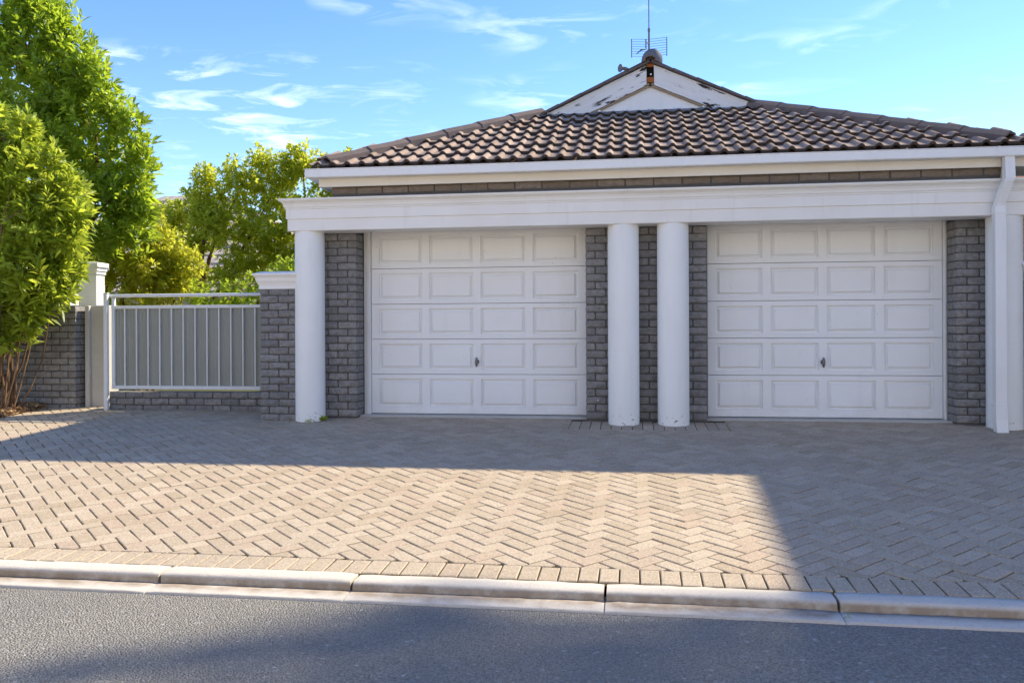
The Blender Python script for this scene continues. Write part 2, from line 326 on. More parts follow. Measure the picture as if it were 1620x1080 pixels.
cs = math.cos(R(45)); ox, oy = .03, 4.16
def rot(p): return (ox + (p[0] * cs - p[1] * cs) * U, oy + (p[0] * cs + p[1] * cs) * U)
SOLD0, SOLD1 = DY0 + .003, DY0 + .203
PIER = (-.66, .98, 8.64)               # straight courses round the pair of columns
seen = []
for mm in range(-60, 61):
    for k in range(-150, 151):
        for H in (0, 1):
            bx, by = k + 4 * mm * .5 + 0, k - 4 * mm * .5
            r_ = (bx, bx + 2, by, by + 1) if H == 0 else (bx + 2, bx + 3, by - 1, by + 1)
            c_ = rot(((r_[0] + r_[1]) / 2, (r_[2] + r_[3]) / 2))
            if not (DX0 - .2 < c_[0] < DX1 + .2 and SOLD1 - .2 < c_[1] < DY1 + .2): continue
            j = J / U; pl = [rot(p) for p in ((r_[0] + j, r_[2] + j), (r_[1] - j, r_[2] + j), (r_[1] - j, r_[3] - j), (r_[0] + j, r_[3] - j))]
            full = True; q = pl
            for a, b, d in ((0, 1, SOLD1 + .004), (0, -1, -DY1), (1, 0, DX0), (-1, 0, -DX1)):
                q2 = clip(q, a, b, d)
                if len(q2) != len(q) or any(abs(u[0] - w[0]) + abs(u[1] - w[1]) > 1e-6 for u, w in zip(q, q2)): full = False
                q = q2
                if len(q) < 3: break
            if len(q) < 3: continue
            outs = [q]
            if c_[1] > PIER[2] - .2 and PIER[0] - .2 < c_[0] < PIER[1] + .2:      # cut away the pier surround
                a1 = clip(q, 0, -1, -(PIER[2] - .003)); b1 = clip(q, 0, 1, PIER[2])
                outs = [a1] + ([clip(b1, -1, 0, -(PIER[0] - .003)), clip(b1, 1, 0, PIER[1] + .003)] if len(b1) > 2 else []); full = full and len(b1) < 3
            for q in outs:
                q = clean(q) if len(q) > 2 else q
                if len(q) > 2 and area(q) > .0009: polys.append((q, c_, ('H', 'V')[H] if full else None))
x = DX0
while x < DX1 - .1:                      # soldier course along the kerb
    polys.append(([(x + J, SOLD0), (x + .1035 - J, SOLD0), (x + .1035 - J, SOLD1 - .002), (x + J, SOLD1 - .002)], (x + .052, SOLD0 + .1), 'S')); x += .1035
for j0, j1 in ((PIER[2], PIER[2] + .2), (PIER[2] + .206, PIER[2] + .406), (PIER[2] + .412, PIER[2] + .50)):
    x = PIER[0]
    while x < PIER[1] - .05:
        w = (PIER[1] - PIER[0]) / 15; polys.append(([(x + J, j0), (x + w - J, j0), (x + w - J, j1), (x + J, j1)], (x + w / 2, (j0 + j1) / 2), None)); x += w
TH = R(8.2); CT, ST = math.cos(TH), math.sin(TH)
def vis(c): z = c[1] * CT - c[0] * ST; return z > 0 and abs((c[0] * CT + c[1] * ST) / z) < .625
cand = sorted([i for i, p in enumerate(polys) if vis(p[1])], key=lambda i: polys[i][1][1] * CT - polys[i][1][0] * ST)
near = set(cand[:300]); variants = {}
for key in 'HVS':
    src = next(p for p in polys if p[2] == key); c_ = src[1]; lp = [(a - c_[0], b - c_[1]) for a, b in src[0]]
    for v in range(8):
        m = MB(); a, f_ = paver_faces(lp, lambda y: .053 * y, wob=.0009); m.add(a, f_); m.t = [random.random()] * len(f_); variants[key, v] = m.mesh('paver')
rest = MB()
for i, (pl, c_, key) in enumerate(polys):
    jz = random.gauss(0, .0013); ti = (random.gauss(0, .006), random.gauss(0, .006))
    if i in near:
        if key: link('paver', variants[key, random.randrange(8)], 'paver', drive, (c_[0], c_[1], Zd(c_[1]) + jz), (ti[1], -ti[0], random.gauss(0, .006)))
        else:
            m = MB(); a, f_ = paver_faces(pl, Zd, jz=jz, tilt=ti); m.add(a, f_); m.t = [random.random()] * len(f_); m.build('paver', 'paver', drive)
    else:
        a, f_ = paver_faces(pl, Zd, jz=jz, tilt=ti); rest.add(a, f_); rest.t += [random.random()] * len(f_)
pf = link('paver_field', rest.mesh('paver_field', False), 'paver', drive); pf['kind'] = 'stuff'

# ------------------------------------------------------------------ brickwork
CH = .0835; BH = .0755
bcache = {}
def brick_mesh(ln, dp):
    ln = round(ln / .005) * .005; dp = round(dp / .01) * .01; v = random.randrange(3); key = (ln, dp, v)
    if key in bcache: return bcache[key]
    n = 4 if ln > .15 else 2; m = MB(); vs = []
    for j in range(4):
        for i in range(n + 1):
            ei = i in (0, n); ej = j in (0, 3); x = -ln / 2 + ln * i / n; z = BH * (0, .3, .7, 1)[j]
            if ei: x += (.004 if x < 0 else -.004) * (1 if not ej else 2.2) + random.gauss(0, .0015)
            else: x += random.gauss(0, ln * .05)
            if ej: z += (.003 if j == 0 else -.003) + random.gauss(0, .0015)
            else: z += random.gauss(0, .004)
            y = (.004 if (ei or ej) else -random.uniform(.0, .012)); vs.append((x, y, z))
    w = n + 1; fs = [(j * w + i, j * w + i + 1, (j + 1) * w + i + 1, (j + 1) * w + i) for j in range(3) for i in range(n)]
    k = len(vs); vs += [(-ln / 2 + .003, dp, .003), (ln / 2 - .003, dp, .003), (ln / 2 - .003, dp, BH - .003), (-ln / 2 + .003, dp, BH - .003)]
    fs += [tuple(range(w)) + (k + 1, k), tuple(3 * w + i for i in range(w)) + (k + 2, k + 3), (0, w, 2 * w, 3 * w, k + 3, k), (n, w + n, 2 * w + n, 3 * w + n, k + 2, k + 1), (k, k + 1, k + 2, k + 3)]
    m.add(vs, fs); bcache[key] = m.mesh('brick'); return bcache[key]
def put_brick(par, x0, x1, yf, z, dp=.1, sink=None, mat='brick'):
    if x1 - x0 < .03: return
    me = brick_mesh(x1 - x0, dp if mat == 'brick' else .08); loc = Vector(((x0 + x1) / 2, yf + random.gauss(0, .003), z + random.gauss(0, .001))); ry = random.gauss(0, .006)
    if sink is not None:
        mt = Matrix.Translation(loc); sink.add([mt @ v.co for v in me.vertices], [tuple(p.vertices) for p in me.polygons]); return
    if par.type == 'EMPTY': loc = loc - par.location
    link('brick', me, mat, par, loc, (0, ry, random.gauss(0, .004)))
def put_side(par, y0, y1, xf, z, sgn):
    if y1 - y0 < .03: return
    loc = Vector((xf + random.gauss(0, .001), (y0 + y1) / 2, z))
    if par.type == 'EMPTY': loc = loc - par.location
    link('brick', brick_mesh(y1 - y0, .1), 'brick', par, loc, (0, 0, R(90) * sgn))
def brickwork(par, x0, x1, yf, z0, z1, rdepth=None, side=0, hide=None, sink=None, start=0):
    """courses of brick on the face y=yf; side=+1/-1 turns the corner at x1/x0 with a return of depth rdepth"""
    i = start; z = z0
    while z + BH <= z1 + .012:
        head = i % 2; pieces = []; first = .105 if head else .222; a = 0; Wd = x1 - x0; ln = first
        while a < Wd - .02:
            b = min(a + ln, Wd)
            if Wd - b < .05: b = Wd
            pieces.append((a, b)); a = b + .008; ln = .224
        for n_, (a, b) in enumerate(pieces):
            p0, p1 = (x1 - b, x1 - a) if side > 0 else (x0 + a, x0 + b)
            d = rdepth if (head and n_ == 0 and side) else .1
            hid = hide and any(h0 < p0 and p1 < h1 for h0, h1 in hide)
            put_brick(par, p0, p1, yf, z, d, sink if hid else None)
        if side and not head: put_side(par, yf + .112, yf + rdepth, x1 if side > 0 else x0, z, side)
        z += CH; i += 1

# ------------------------------------------------------------------ the garage building
YD, YP = 9.45, 9.15
GB = thing('garage_building', (.15, 9.3, 0), 'white-trimmed double garage with columns and brown tiled hip roof', 'garage')
# piers
for nm, x0, x1, kw in (('brick_pier', -3.50, -3.105, dict(rdepth=.25, side=1)), ('brick_pier', -.508, .800, dict(hide=((-.27, .09), (.25, .61)))), ('brick_pier', 3.300, 3.74, dict(rdepth=.25, side=-1))):
    m = MB(); m.box(x0 + .009, x1 - .009, YP + .012, YD + .25, -.06, 2.123); p = m.build(nm, 'mortar', GB)
    sk = MB(); brickwork(p, x0, x1, YP, .004, 2.118, sink=sk, **kw)
    if sk.v: b_ = link('brick_course', sk.mesh('brick_course'), 'brick', p); b_['kind'] = 'stuff'
m = MB(); m.box(-.379, -.367, YP - .012, YP + .01, .200, .214, .003); m.build('wall_stud', 'trim', GB)
# walls behind: left, right, rear and the band under the eaves
m = MB(); m.box(-3.39, -3.28, YD + .25, 17.5, -.06, 2.6); m.box(3.62, 3.728, YD + .25, 17.5, -.06, 2.6); m.box(-3.39, 3.728, 17.5, 17.6, -.06, 2.6); m.build('side_wall', 'mortar', GB)
m = MB(); m.box(-3.275, 3.60, 8.852, 9.1, 2.4495, 2.5655); band = m.build('brick_band', 'mortar', GB)
x = -3.285; k = 0
while x < 3.60:
    e = min(x + .285, 3.61); put_brick(band, x, e, 8.84, 2.484, .08, mat='band'); x = e + .008
# columns
for cx in (-3.612, -.092, .431, 3.712):
    m = MB(); rad = .166; seg = 56; zs = [-.12, .012, .02, .5, 1.1, 1.7, 2.06, 2.094]
    vs = [(cx + math.cos(2 * math.pi * i / seg) * rad * (1 - .006 * (z > 1.9)), YP - .118 + math.sin(2 * math.pi * i / seg) * rad, z) for z in zs for i in range(seg)]
    m.add(vs, [(j * seg + i, j * seg + (i + 1) % seg, (j + 1) * seg + (i + 1) % seg, (j + 1) * seg + i) for j in range(len(zs) - 1) for i in range(seg)], True)
    m.build('column', 'column', GB)
# beam with moulded cornice, mitred round both ends
bp = [(-.014, 2.090), (-.004, 2.0915), (0, 2.098), (0, 2.219), (.004, 2.2225), (.014, 2.2235), (.014, 2.328), (.020, 2.331), (.022, 2.338), (.020, 2.345), (.028, 2.349), (.032, 2.358), (.034, 2.372), (.044, 2.394), (.060, 2.410), (.074, 2.417), (.076, 2.424), (.084, 2.427), (.084, 2.443), (.0, 2.449)]
def sweep(prof, xl, xr, yf, yb):
    m = MB(); vs = []
    for o_, z in prof: vs += [(xl - o_, yb, z), (xl - o_, yf - o_, z), (xr + o_, yf - o_, z), (xr + o_, yb, z)]
    m.add(vs, [(4 * j + i, 4 * j + i + 1, 4 * j + i + 5, 4 * j + i + 4) for j in range(len(prof) - 1) for i in range(3)])
    a = vs[:4]; m.add(a, [(0, 1, 2, 3)]); a = vs[-4:]; m.add(a, [(0, 1, 2, 3)]); return m
sweep(bp, -3.802, 3.93, 8.862, 9.16).build('beam', 'trim', GB)
m = MB(); m.box(-3.11, 3.33, 8.95, 9.62, 2.127, 2.16); sof = m.build('soffit', 'trim', GB)
for x in (-.84, 2.04, 2.40):
    m = MB(); m.tube([(x, 9.18, 2.128), (x, 9.18, 2.121)], [.034, .036], 20); d_ = m.build('downlight', 'gutter', sof)
# garage doors
def garage_door(x0, x1, flip):
    w = x1 - x0; m = MB(); m.box(x0 - .05, x1 + .05, YD + .05, YD + .07, .0, 2.13); door = m.build('garage_door', 'iron', GB)
    secs = [(.014, .4665), (.4715, .8745), (.8795, 1.2825), (1.2875, 1.6955), (1.7005, 2.1245)]
    st = .088; pw = (w - st * 5) / 4; cols = [(x0 + st + i * (pw + st), x0 + st + i * (pw + st) + pw) for i in range(4)]
    for (z0, z1) in secs:
        pz0, pz1 = z0 + .052 + (.03 if z0 < .1 else 0), z1 - .052; xs = [x0] + [c for ab in cols for c in ab] + [x1]; m = MB()
        def q(a, b, c, d): m.add([(a, YD, c), (b, YD, c), (b, YD, d), (a, YD, d)], [(0, 1, 2, 3)])
        q(x0, x1, z0 + .005, pz0); q(x0, x1, pz1, z1 - .005)
        for i in range(0, 10, 2): q(xs[i], xs[i + 1], pz0, pz1)
        for z, e in ((z0, z0 + .005), (z1, z1 - .005)): m.add([(x0, YD + .045, z), (x1, YD + .045, z), (x1, YD + .003, z), (x0, YD + .003, z), (x0, YD, e), (x1, YD, e)], [(0, 1, 2, 3), (3, 2, 5, 4)])
        for x in (x0, x1): m.add([(x, YD, z0), (x, YD, z1), (x, YD + .045, z1), (x, YD + .045, z0)], [(0, 1, 2, 3)])
        m.build('door_section', 'door', door)
        for a, b in cols:
            rings = [(0, 0), (.003, .026), (.013, .030), (.036, .018), (.038, .003), (.043, .001)]; vs = []
            for d, y in rings: vs += [(a + d, YD + y, pz0 + d), (b - d, YD + y, pz0 + d), (b - d, YD + y, pz1 - d), (a + d, YD + y, pz1 - d)]
            m = MB(); m.add(vs, [(4 * i + k, 4 * i + (k + 1) % 4, 4 * i + 4 + (k + 1) % 4, 4 * i + 4 + k) for i in range(len(rings) - 1) for k in range(4)] + [tuple(range(len(vs) - 4, len(vs)))])
            m.build('door_panel', 'door', door)
    hx = (cols[1][1] + cols[2][0]) / 2; m = MB()
    m.tube([(hx, YD + .003, .615), (hx, YD - .006, .615)], [.026, .024], 16); m.tube([(hx, YD, .615), (hx, YD - .035, .615)], .008, 8)
    zs = np.linspace(-.055, .055, 9); m.tube([(hx, YD - .04, .612 + z) for z in zs], [.006 + .012 * math.cos(z / .055 * 1.45) for z in zs], 10); m.build('handle', 'iron', door)
    m = MB(); fx = (x0 - .085, x0 - .006) if flip < 0 else (x1 + .006, x1 + .058)
    m.box(fx[0], fx[1], YD - .03, YD + .06, -.012, 2.124, .004); e = .042 if flip < 0 else .022
    m.box(fx[1] - e if flip < 0 else fx[0], fx[1] if flip < 0 else fx[0] + e, YD - .045, YD - .031, -.01, 2.123, .003); m.build('door_frame', 'frame', door)
garage_door(-3.022, -.516, -1); garage_door(.826, 3.268, 1)
m = MB(); m.box(-3.2, -.5, 9.284, 9.7, -.1, .006); m.box(.79, 3.4, 9.284, 9.7, -.1, .006); m.build('door_sill', 'concrete', GB)
m = MB(); m.box(-3.03, 3.28, 9.56, 9.58, -.01, 2.2); m.build('inner_wall', 'void', GB)
# fascia, soffit box and gutter
m = MB(); m.box(-3.405, 4.30, 8.782, 8.806, 2.556, 2.70, .003); m.box(-3.405, -3.384, 8.806, 17.6, 2.556, 2.70); m.build('fascia', 'fascia', GB)
m = MB(); m.box(-3.384, 4.29, 8.806, 9.2, 2.567, 2.575); m.build('eaves_soffit', 'fascia', GB)
m = MB(); m.box(3.612, 3.66, 8.83, 9.3, 2.449, 2.566); m.build('eaves_return', 'fascia', GB)
gp = [(0, 2.644), (-.118, 2.640), (-.124, 2.648), (-.124, 2.722), (-.130, 2.725), (-.130, 2.734), (-.118, 2.734), (-.116, 2.66), (0, 2.66)]
m = MB(); xs = [-3.516] + [-3.36, -3.358, -1.1, -1.098, 1.35, 1.352, 3.52, 3.522] + [4.35]; vs = []
for i, x in enumerate(xs):
    dz = .004 * math.sin(x * 1.1) ; vs += [(x, 8.780 + y, z + dz) for y, z in gp]
k = len(gp); m.add(vs, [(i * k + q, i * k + (q + 1) % k, (i + 1) * k + (q + 1) % k, (i + 1) * k + q) for i in range(len(xs) - 1) for q in range(k)]); m.add(vs[:k], [tuple(range(k))]); m.add(vs[-k:], [tuple(range(k))])
gut = m.build('gutter', 'gutter', GB)
m = MB(); m.box(-3.516, -3.408, 8.79, 17.6, 2.642, 2.73); m.build('gutter', 'gutter', GB)
for x in (-3.36, -.6, 1.6, 3.52):
    m = MB(); pr = [(y * 1.02 - .002, z + (.002 if z > 2.7 else -.002)) for y, z in gp[:6]]; vs = []
    for xx in (x - .012, x + .012): vs += [(xx, 8.780 + y, z + .004 * math.sin(x * 1.1)) for y, z in pr]
    m.add(vs, [(q, q + 1, q + 7, q + 6) for q in range(5)])
    if x in (-3.36, 3.52): m.build('gutter_joint', 'gutter', gut)
# downpipe (rectangular, with an offset round the beam and a shoe)
def rpipe(m, pts, w, d):
    vs = []
    for (x, y, z) in pts: vs += [(x - w / 2, y - d / 2, z), (x + w / 2, y - d / 2, z), (x + w / 2, y + d / 2, z), (x - w / 2, y + d / 2, z)]
    n = len(pts); m.add(vs, [(4 * i + k, 4 * i + (k + 1) % 4, 4 * i + 4 + (k + 1) % 4, 4 * i + 4 + k) for i in range(n - 1) for k in range(4)] + [(0, 1, 2, 3), tuple(range(4 * n - 4, 4 * n))])
m = MB(); rpipe(m, [(3.625, 8.715, 2.645), (3.625, 8.70, 2.43), (3.612, 8.705, 2.40), (3.572, 8.785, 2.20), (3.570, 8.795, 2.16)], .088, .075); rpipe(m, [(3.570, 8.795, 2.17), (3.570, 8.795, .16)], .100, .083)
dp = m.build('downpipe', 'gutter', GB)
m = MB(); rpipe(m, [(3.570, 8.793, .20), (3.570, 8.79, .08), (3.572, 8.775, -.02), (3.574, 8.77, -.045)], .106, .09); m.build('downpipe_shoe', 'gutter', dp)
for z in (2.10, .215): m = MB(); m.box(3.515, 3.625, 8.748, 8.87, z, z + .022); m.build('pipe_bracket', 'gutter', dp)

# roof: hipped front with a gablet
PT = R(24.9); EY, EZ, EXL, EXR = 8.715, 2.742, -3.47, 3.82; RX = .245; tp = math.tan(PT); HD = 2.225
GY = EY + HD + .02; RZ = EZ + (EXR - EXL) / 2 * tp; GZ = EZ + HD * tp
m = MB(); u = -.012
m.add([(EXL, EY + .02, EZ + u), (EXR, EY + .02, EZ + u), (EXR - HD, EY + HD, GZ + u), (EXL + HD, EY + HD, GZ + u)], [(0, 1, 2, 3)])
for sx, ex in ((1, EXL), (-1, EXR)): m.add([(ex, EY, EZ + .02), (ex + sx * HD, EY + HD, GZ + .02), (RX, GY - .12, RZ + .02), (RX, 17.8, RZ + .02), (ex, 17.8, EZ + .02)], [(0, 1, 2, 3, 4)])
roof = m.build('roof', 'tile', GB)
m = MB(); m.prism([(EXL, EZ), (EXR, EZ), (RX, RZ)], 17.6, 17.7); m.build('rear_gable', 'trim', roof)
TW, TL, GA = .332, .405, .322
def tile_verts(u0=0, u1=1):
    vs = []; fs = []; us = []; hh = []
    prof = [(0, .0), (.030, -.002), (.082, -.002), (.094, .012), (.110, .027), (.128, .031), (.146, .024), (.160, .008)]
    for b in (0, .166):
        for a, h in prof: us.append(a + b); hh.append(h)
    us.append(.338); hh.append(0.); n = len(us)
    for v, lift in ((0, .046), (.02, .0485), (TL, .004)):
        vs += [(u_, v, h + lift) for u_, h in zip(us, hh)]
    vs += [(u_, .004, h + .014) for u_, h in zip(us, hh)]
    for r_ in range(2): fs += [(r_ * n + i, r_ * n + i + 1, (r_ + 1) * n + i + 1, (r_ + 1) * n + i) for i in range(n - 1)]
    fs += [(3 * n + i, 3 * n + i + 1, i + 1, i) for i in range(n - 1)]
    vs += []; return vs, fs
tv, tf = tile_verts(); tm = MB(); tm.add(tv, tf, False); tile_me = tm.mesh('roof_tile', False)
tile_me.materials.append(M['tile']); tile_me.materials.append(M['nose_shade'])
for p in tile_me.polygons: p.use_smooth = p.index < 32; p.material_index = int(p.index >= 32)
rt = Matrix.Rotation(PT, 4, 'X'); rows = 7; link_tiles = 0
for j in range(rows):
    s_ = j * GA; y = EY + s_ * math.cos(PT); z = EZ + s_ * math.sin(PT); xo = EXL - .04
    for i in range(24):
        x0 = xo + i * TW; lo = EXL + (y - EY); hi = EXR - (y - EY)
        up = TL * math.cos(PT)
        if x0 + TW < lo - .03 or x0 > hi + .03: continue
        loc = Vector((x0, y, z)); rr = (PT + random.gauss(0, .010), random.gauss(0, .007), random.gauss(0, .008)); loc.x += random.gauss(0, .003); loc.y += random.gauss(0, .005)
        if x0 > lo + up + .03 and x0 + TW < hi - up - .03: link('roof_tile', tile_me, 'tile', roof, loc, rr)
        else:
            bm = bmesh.new(); bm.from_mesh(tile_me); bm.transform(Matrix.Translation(loc) @ rt)
            for px_, nx_ in ((EXL, -1), (EXR, 1)):
                gm = bm.verts[:] + bm.edges[:] + bm.faces[:]
                bmesh.ops.bisect_plane(bm, geom=gm, plane_co=(px_, EY, 0), plane_no=Vector((nx_, -1, 0)).normalized(), clear_outer=True)
            if len(bm.faces):
                me = bpy.data.meshes.new('roof_tile'); me.materials.append(M['tile']); me.materials.append(M['nose_shade']); bm.to_mesh(me); link('roof_tile', me, 'tile', roof)
            bm.free()
# a lower lean-to strip of tiles running on past the right hip
for i in range(3):
    for j in range(2): link('roof_tile', tile_me, 'tile', roof, (3.70 + i * TW, EY + .03 + j * .29, EZ - .012 + j * .075), (R(14), 0, 0))
m = MB(); m.box(3.75, 4.7, 8.81, 9.5, 2.58, 2.70); m.build('eaves_board', 'fascia', roof)
# lead flashing dressed over the top course
m = MB(); s0, s1 = rows * GA - .035, HD / math.cos(PT) + .02; xs = np.linspace(EXL + HD - .32, EXR - HD + .32, 121); vs = []
for s_, l_ in ((s0, .050), (s0 + .09, .036), (s1 + .01, .030)):
    for x in xs:
        ph = ((x - EXL + .04) % .166) / .166; h = .026 * max(0, math.sin((ph - .5) / .5 * math.pi)) * (1 if s_ < s1 else .2) if ph > .5 else 0
        vs.append((x, EY + s_ * math.cos(PT) - (l_ + h) * math.sin(PT) * .4, EZ + s_ * math.sin(PT) + (l_ + h) + random.gauss(0, .0015)))
n = len(xs); m.add(vs, [(j * n + i, j * n + i + 1, (j + 1) * n + i + 1, (j + 1) * n + i) for j in range(2) for i in range(n - 1)], True); m.build('flashing', 'lead', roof)
for i in range(9):       # bright dabs of mortar along the flashing
    x = RX - 1.38 + i * .332 + .06; m = MB(); y0 = EY + (s1 - .015) * math.cos(PT); z0 = EZ + (s1 - .015) * math.sin(PT) + .036
    m.add([(x - .035, y0, z0 + .018), (x + .035, y0, z0 + .018), (x + .018, y0 - .035, z0 - .006), (x - .018, y0 - .035, z0 - .006), (x, y0 - .02, z0 + .02)], [(0, 1, 4), (1, 2, 4), (2, 3, 4), (3, 0, 4)]); m.build('mortar_dab', 'trim', roof)
# angular hip caps
def hip_cap(p0, p1, lift0, lift1, sc=1.):
    p0, p1 = Vector(p0), Vector(p1); d = (p1 - p0).normalized(); side = d.cross(Vector((0, 0, 1))).normalized(); up = side.cross(d).normalized(); m = MB(); vs = []
    pr = [(-.135, -.085), (-.125, .0), (-.055, .052), (.055, .052), (.125, .0), (.135, -.085)]
    for t_, lf, k in ((0, lift0, 1.025 * sc), (1, lift1, .985 * sc)):
        b = p0 + (p1 - p0) * t_
        vs += [b + side * a * k + up * (h * sc + lf) for a, h in pr] + [b + side * a * k * .86 + up * (h * sc * .8 - .012 + lf) for a, h in pr]
    m.add(vs, [(i, i + 1, 13 + i, 12 + i) for i in range(5)] + [(6 + i, 7 + i, 19 + i, 18 + i) for i in range(5)] + [(i, i + 1, 7 + i, 6 + i) for i in range(5)] + [(12 + i, 13 + i, 19 + i, 18 + i) for i in range(5)] + [(0, 6, 18, 12), (5, 11, 23, 17)])
    return m.build('hip_cap', 'cap', roof)
for sx, ex in ((1, EXL), (-1, EXR)):
    A = Vector((ex + sx * .12, EY + .12, EZ + .12 * tp + .045)); B = Vector((ex + sx * (HD + .05), EY + HD + .05, GZ + .05 * tp + .05)); N = 6 if sx > 0 else 7
    for i in range(N):
        a = A + (B - A) * (i / N); b = A + (B - A) * min(1, (i + 1.06) / N); hip_cap(a, b, .010 + random.uniform(-.002, .003), -.002)
# ridge caps running back, and verge edge tiles
for i in range(14):
    y0 = GY - .16 + i * .48; hip_cap((RX, y0, RZ + .01), (RX, y0 + .5, RZ + .01), .006, -.003, .55)
gable = MB(); gable.prism([(RX - 1.43, GZ - .05), (RX + 1.43, GZ - .05), (RX, RZ - .06)], GY, GY + .03); gable = gable.build('gable', 'trim', roof)
slope = math.atan2(RZ - GZ, 1.487)
Lb = (RZ - GZ) / math.sin(slope)
for sx in (-1, 1):
    # barge board built along local x from the apex outwards, then set at the roof pitch
    bw = .235; n = 24; m = MB(); vs = []
    for i in range(n + 1):
        xx = .066 + (Lb + .20 - .066) * i / n; xb = xx + .109 * (1 - i / n); top = -.035 + random.gauss(0, .0015); bot = -.035 - bw + random.gauss(0, .0015)
        if xx > Lb - .45:
            bot = max(bot, -.035 - max(.02, (Lb + .21 - xx)) * .40); vs += [(xx, -.02, top), (xx, -.02, bot), (xx, .012, top), (xx, .012, bot)]
        else: vs += [(xx, -.02, top), (xb, -.02, bot), (xx, .012, top), (xb, .012, bot)]
    m.add(vs, [f for i in range(n) for f in ((4 * i, 4 * i + 4, 4 * i + 5, 4 * i + 1), (4 * i + 2, 4 * i + 3, 4 * i + 7, 4 * i + 6), (4 * i, 4 * i + 2, 4 * i + 6, 4 * i + 4), (4 * i + 1, 4 * i + 5, 4 * i + 7, 4 * i + 3))] + [(0, 1, 3, 2)])
    me = m.mesh('barge_board')
    if sx < 0: me.transform(Matrix.Scale(-1, 4, (1, 0, 0))); me.flip_normals()
    link('barge_board', me, 'peel', roof, (RX, GY - .03, RZ + .005), (0, slope * sx, 0))
    m = MB(); n = 5                   # verge tile edges
    for i in range(n):
        a, b = Lb * i / n, Lb * (i + 1.02) / n; lift = .012 if i % 1 == 0 else 0
        vs = [(a, -.07, -.040), (b, -.07, -.040), (b, .3, -.035), (a, .3, -.035), (a, -.07, -.006), (b, -.07, -.014), (b, .3, -.008), (a, .3, -.004)]
        m.add(vs, [(0, 3, 2, 1), (4, 5, 6, 7), (0, 1, 5, 4), (1, 2, 6, 5), (3, 0, 4, 7)])
    me = m.mesh('verge')
    if sx < 0: me.transform(Matrix.Scale(-1, 4, (1, 0, 0))); me.flip_normals()
    link('verge_tile', me, 'cap', roof, (RX, GY - .03, RZ + .02), (0, slope * sx, 0))
    m = MB(); m.box(.0, Lb - .62, -.012, .010, -.035 - bw - .030, -.035 - bw - .004)
    me = m.mesh('fillet')
    if sx < 0: me.transform(Matrix.Scale(-1, 4, (1, 0, 0))); me.flip_normals()
    link('fillet', me, 'rawwood', gable, (RX, GY - .022, RZ + .005), (0, slope * sx, 0))
m = MB(); m.box(RX - .045, RX + .045, GY - .030, GY - .004, RZ - .30, RZ - .03); m.build('apex_void', 'void', gable)
m = MB(); m.box(RX - .048, RX + .048, GY - .045, GY - .031, RZ - .275, RZ - .205, .004); m.build('king_post', 'rust', gable); m = MB(); m.box(RX - .048, RX + .048, GY - .05, GY - .031, RZ - .075, RZ - .03, .006); m.build('ridge_end', 'rust', gable)
m = MB(); m.tube([(RX + .008, GY - .034, RZ - .17), (RX + .008, GY - .044, RZ - .17)], .011, 10); m.build('bolt', 'trim', gable)

# ------------------------------------------------------------------ aerials on the ridge
ay = 13.2; ax = RX + .035
A_ = thing('television_antenna', (ax, ay, RZ), 'rooftop television antenna with wire grid reflector on a tall mast', 'antenna')
m = MB(); m.tube([(ax, ay, RZ - .05), (ax, ay, 5.62)], .016, 10); m.tube([(ax, ay, 5.62), (ax, ay, 5.66)], .022, 10); m.tube([(ax, ay, 5.66), (ax, ay, 6.5)], .009, 8); m.build('mast', 'metal', A_)
m = MB(); cz_ = 5.36
for s_ in (-1, 1):
    m.tube([(ax + s_ * .27, ay - .07, cz_ - .16), (ax + s_ * .27, ay - .07, cz_ + .13)], .008, 6); 
    for i in range(8): zz_ = cz_ - .14 + i * .038; m.tube([(ax + s_ * .02, ay + .01, zz_ + .01), (ax + s_ * .27, ay - .07, zz_)], .0032, 5)
m.build('reflector_grid', 'metal', A_)
m = MB(); m.tube([(ax, ay, cz_ + .06), (ax - .05, ay - .12, cz_ + .06)], .009, 6); m.tube([(ax - .05, ay - .12, cz_ + .1), (ax - .05, ay - .12, cz_ - .06)], .012, 6); m.tube([(ax - .05, ay - .12, cz_ - .06), (ax - .12, ay - .2, cz_ - .09), (ax - .20, ay - .22, cz_ - .16)], [.01, .014, .006], 6); m.build('dipole', 'iron', A_)
def dish(name, c, r, lbl, yaw, tilt, mat='dish'):
    D = thing(name, (c[0], c[1], c[2] - r), lbl, 'satellite dish')
    Mx = Matrix.Translation(c) @ Matrix.Rotation(yaw, 4, 'Z') @ Matrix.Rotation(tilt, 4, 'X'); m = MB(); vs = [Mx @ Vector((0, .07 * r / .17, 0))]; fs = []; seg = 32
    for k, rr in enumerate((.35, .7, .97, 1.0)):
        for i in range(seg): t_ = 2 * math.pi * i / seg; vs.append(Mx @ Vector((r * rr * math.cos(t_), .07 * r / .17 * (1 - rr * rr), r * rr * 1.06 * math.sin(t_))))
    fs = [(0, 1 + i, 1 + (i + 1) % seg) for i in range(seg)] + [(1 + k * seg + i, 1 + k * seg + (i + 1) % seg, 1 + (k + 1) * seg + (i + 1) % seg, 1 + (k + 1) * seg + i) for k in range(3) for i in range(seg)]
    m.add(vs, fs, True); m.build('reflector', mat, D)
    m = MB(); a = Mx @ Vector((0, 0, -r)); b = Mx @ Vector((0, -1.1 * r, -.1 * r)); m.tube([a, b], .008, 6); m.tube([b, b + (Mx @ Vector((0, 0, 0)) - b).normalized() * .07], [.02, .026], 10); m.build('feed_arm', 'metal', D)
    m = MB(); m.tube([Mx @ Vector((0, .07, -.02)), Vector((c[0], c[1] + .12, c[2] - r * .6)), Vector((c[0], c[1] + .12, c[2] - r - .35))], .014, 8); m.build('bracket', 'metal', D)
dish('satellite_dish', (RX + .075, 13.0, 5.09), .172, 'round grey satellite dish behind the roof apex', R(200), R(-18))
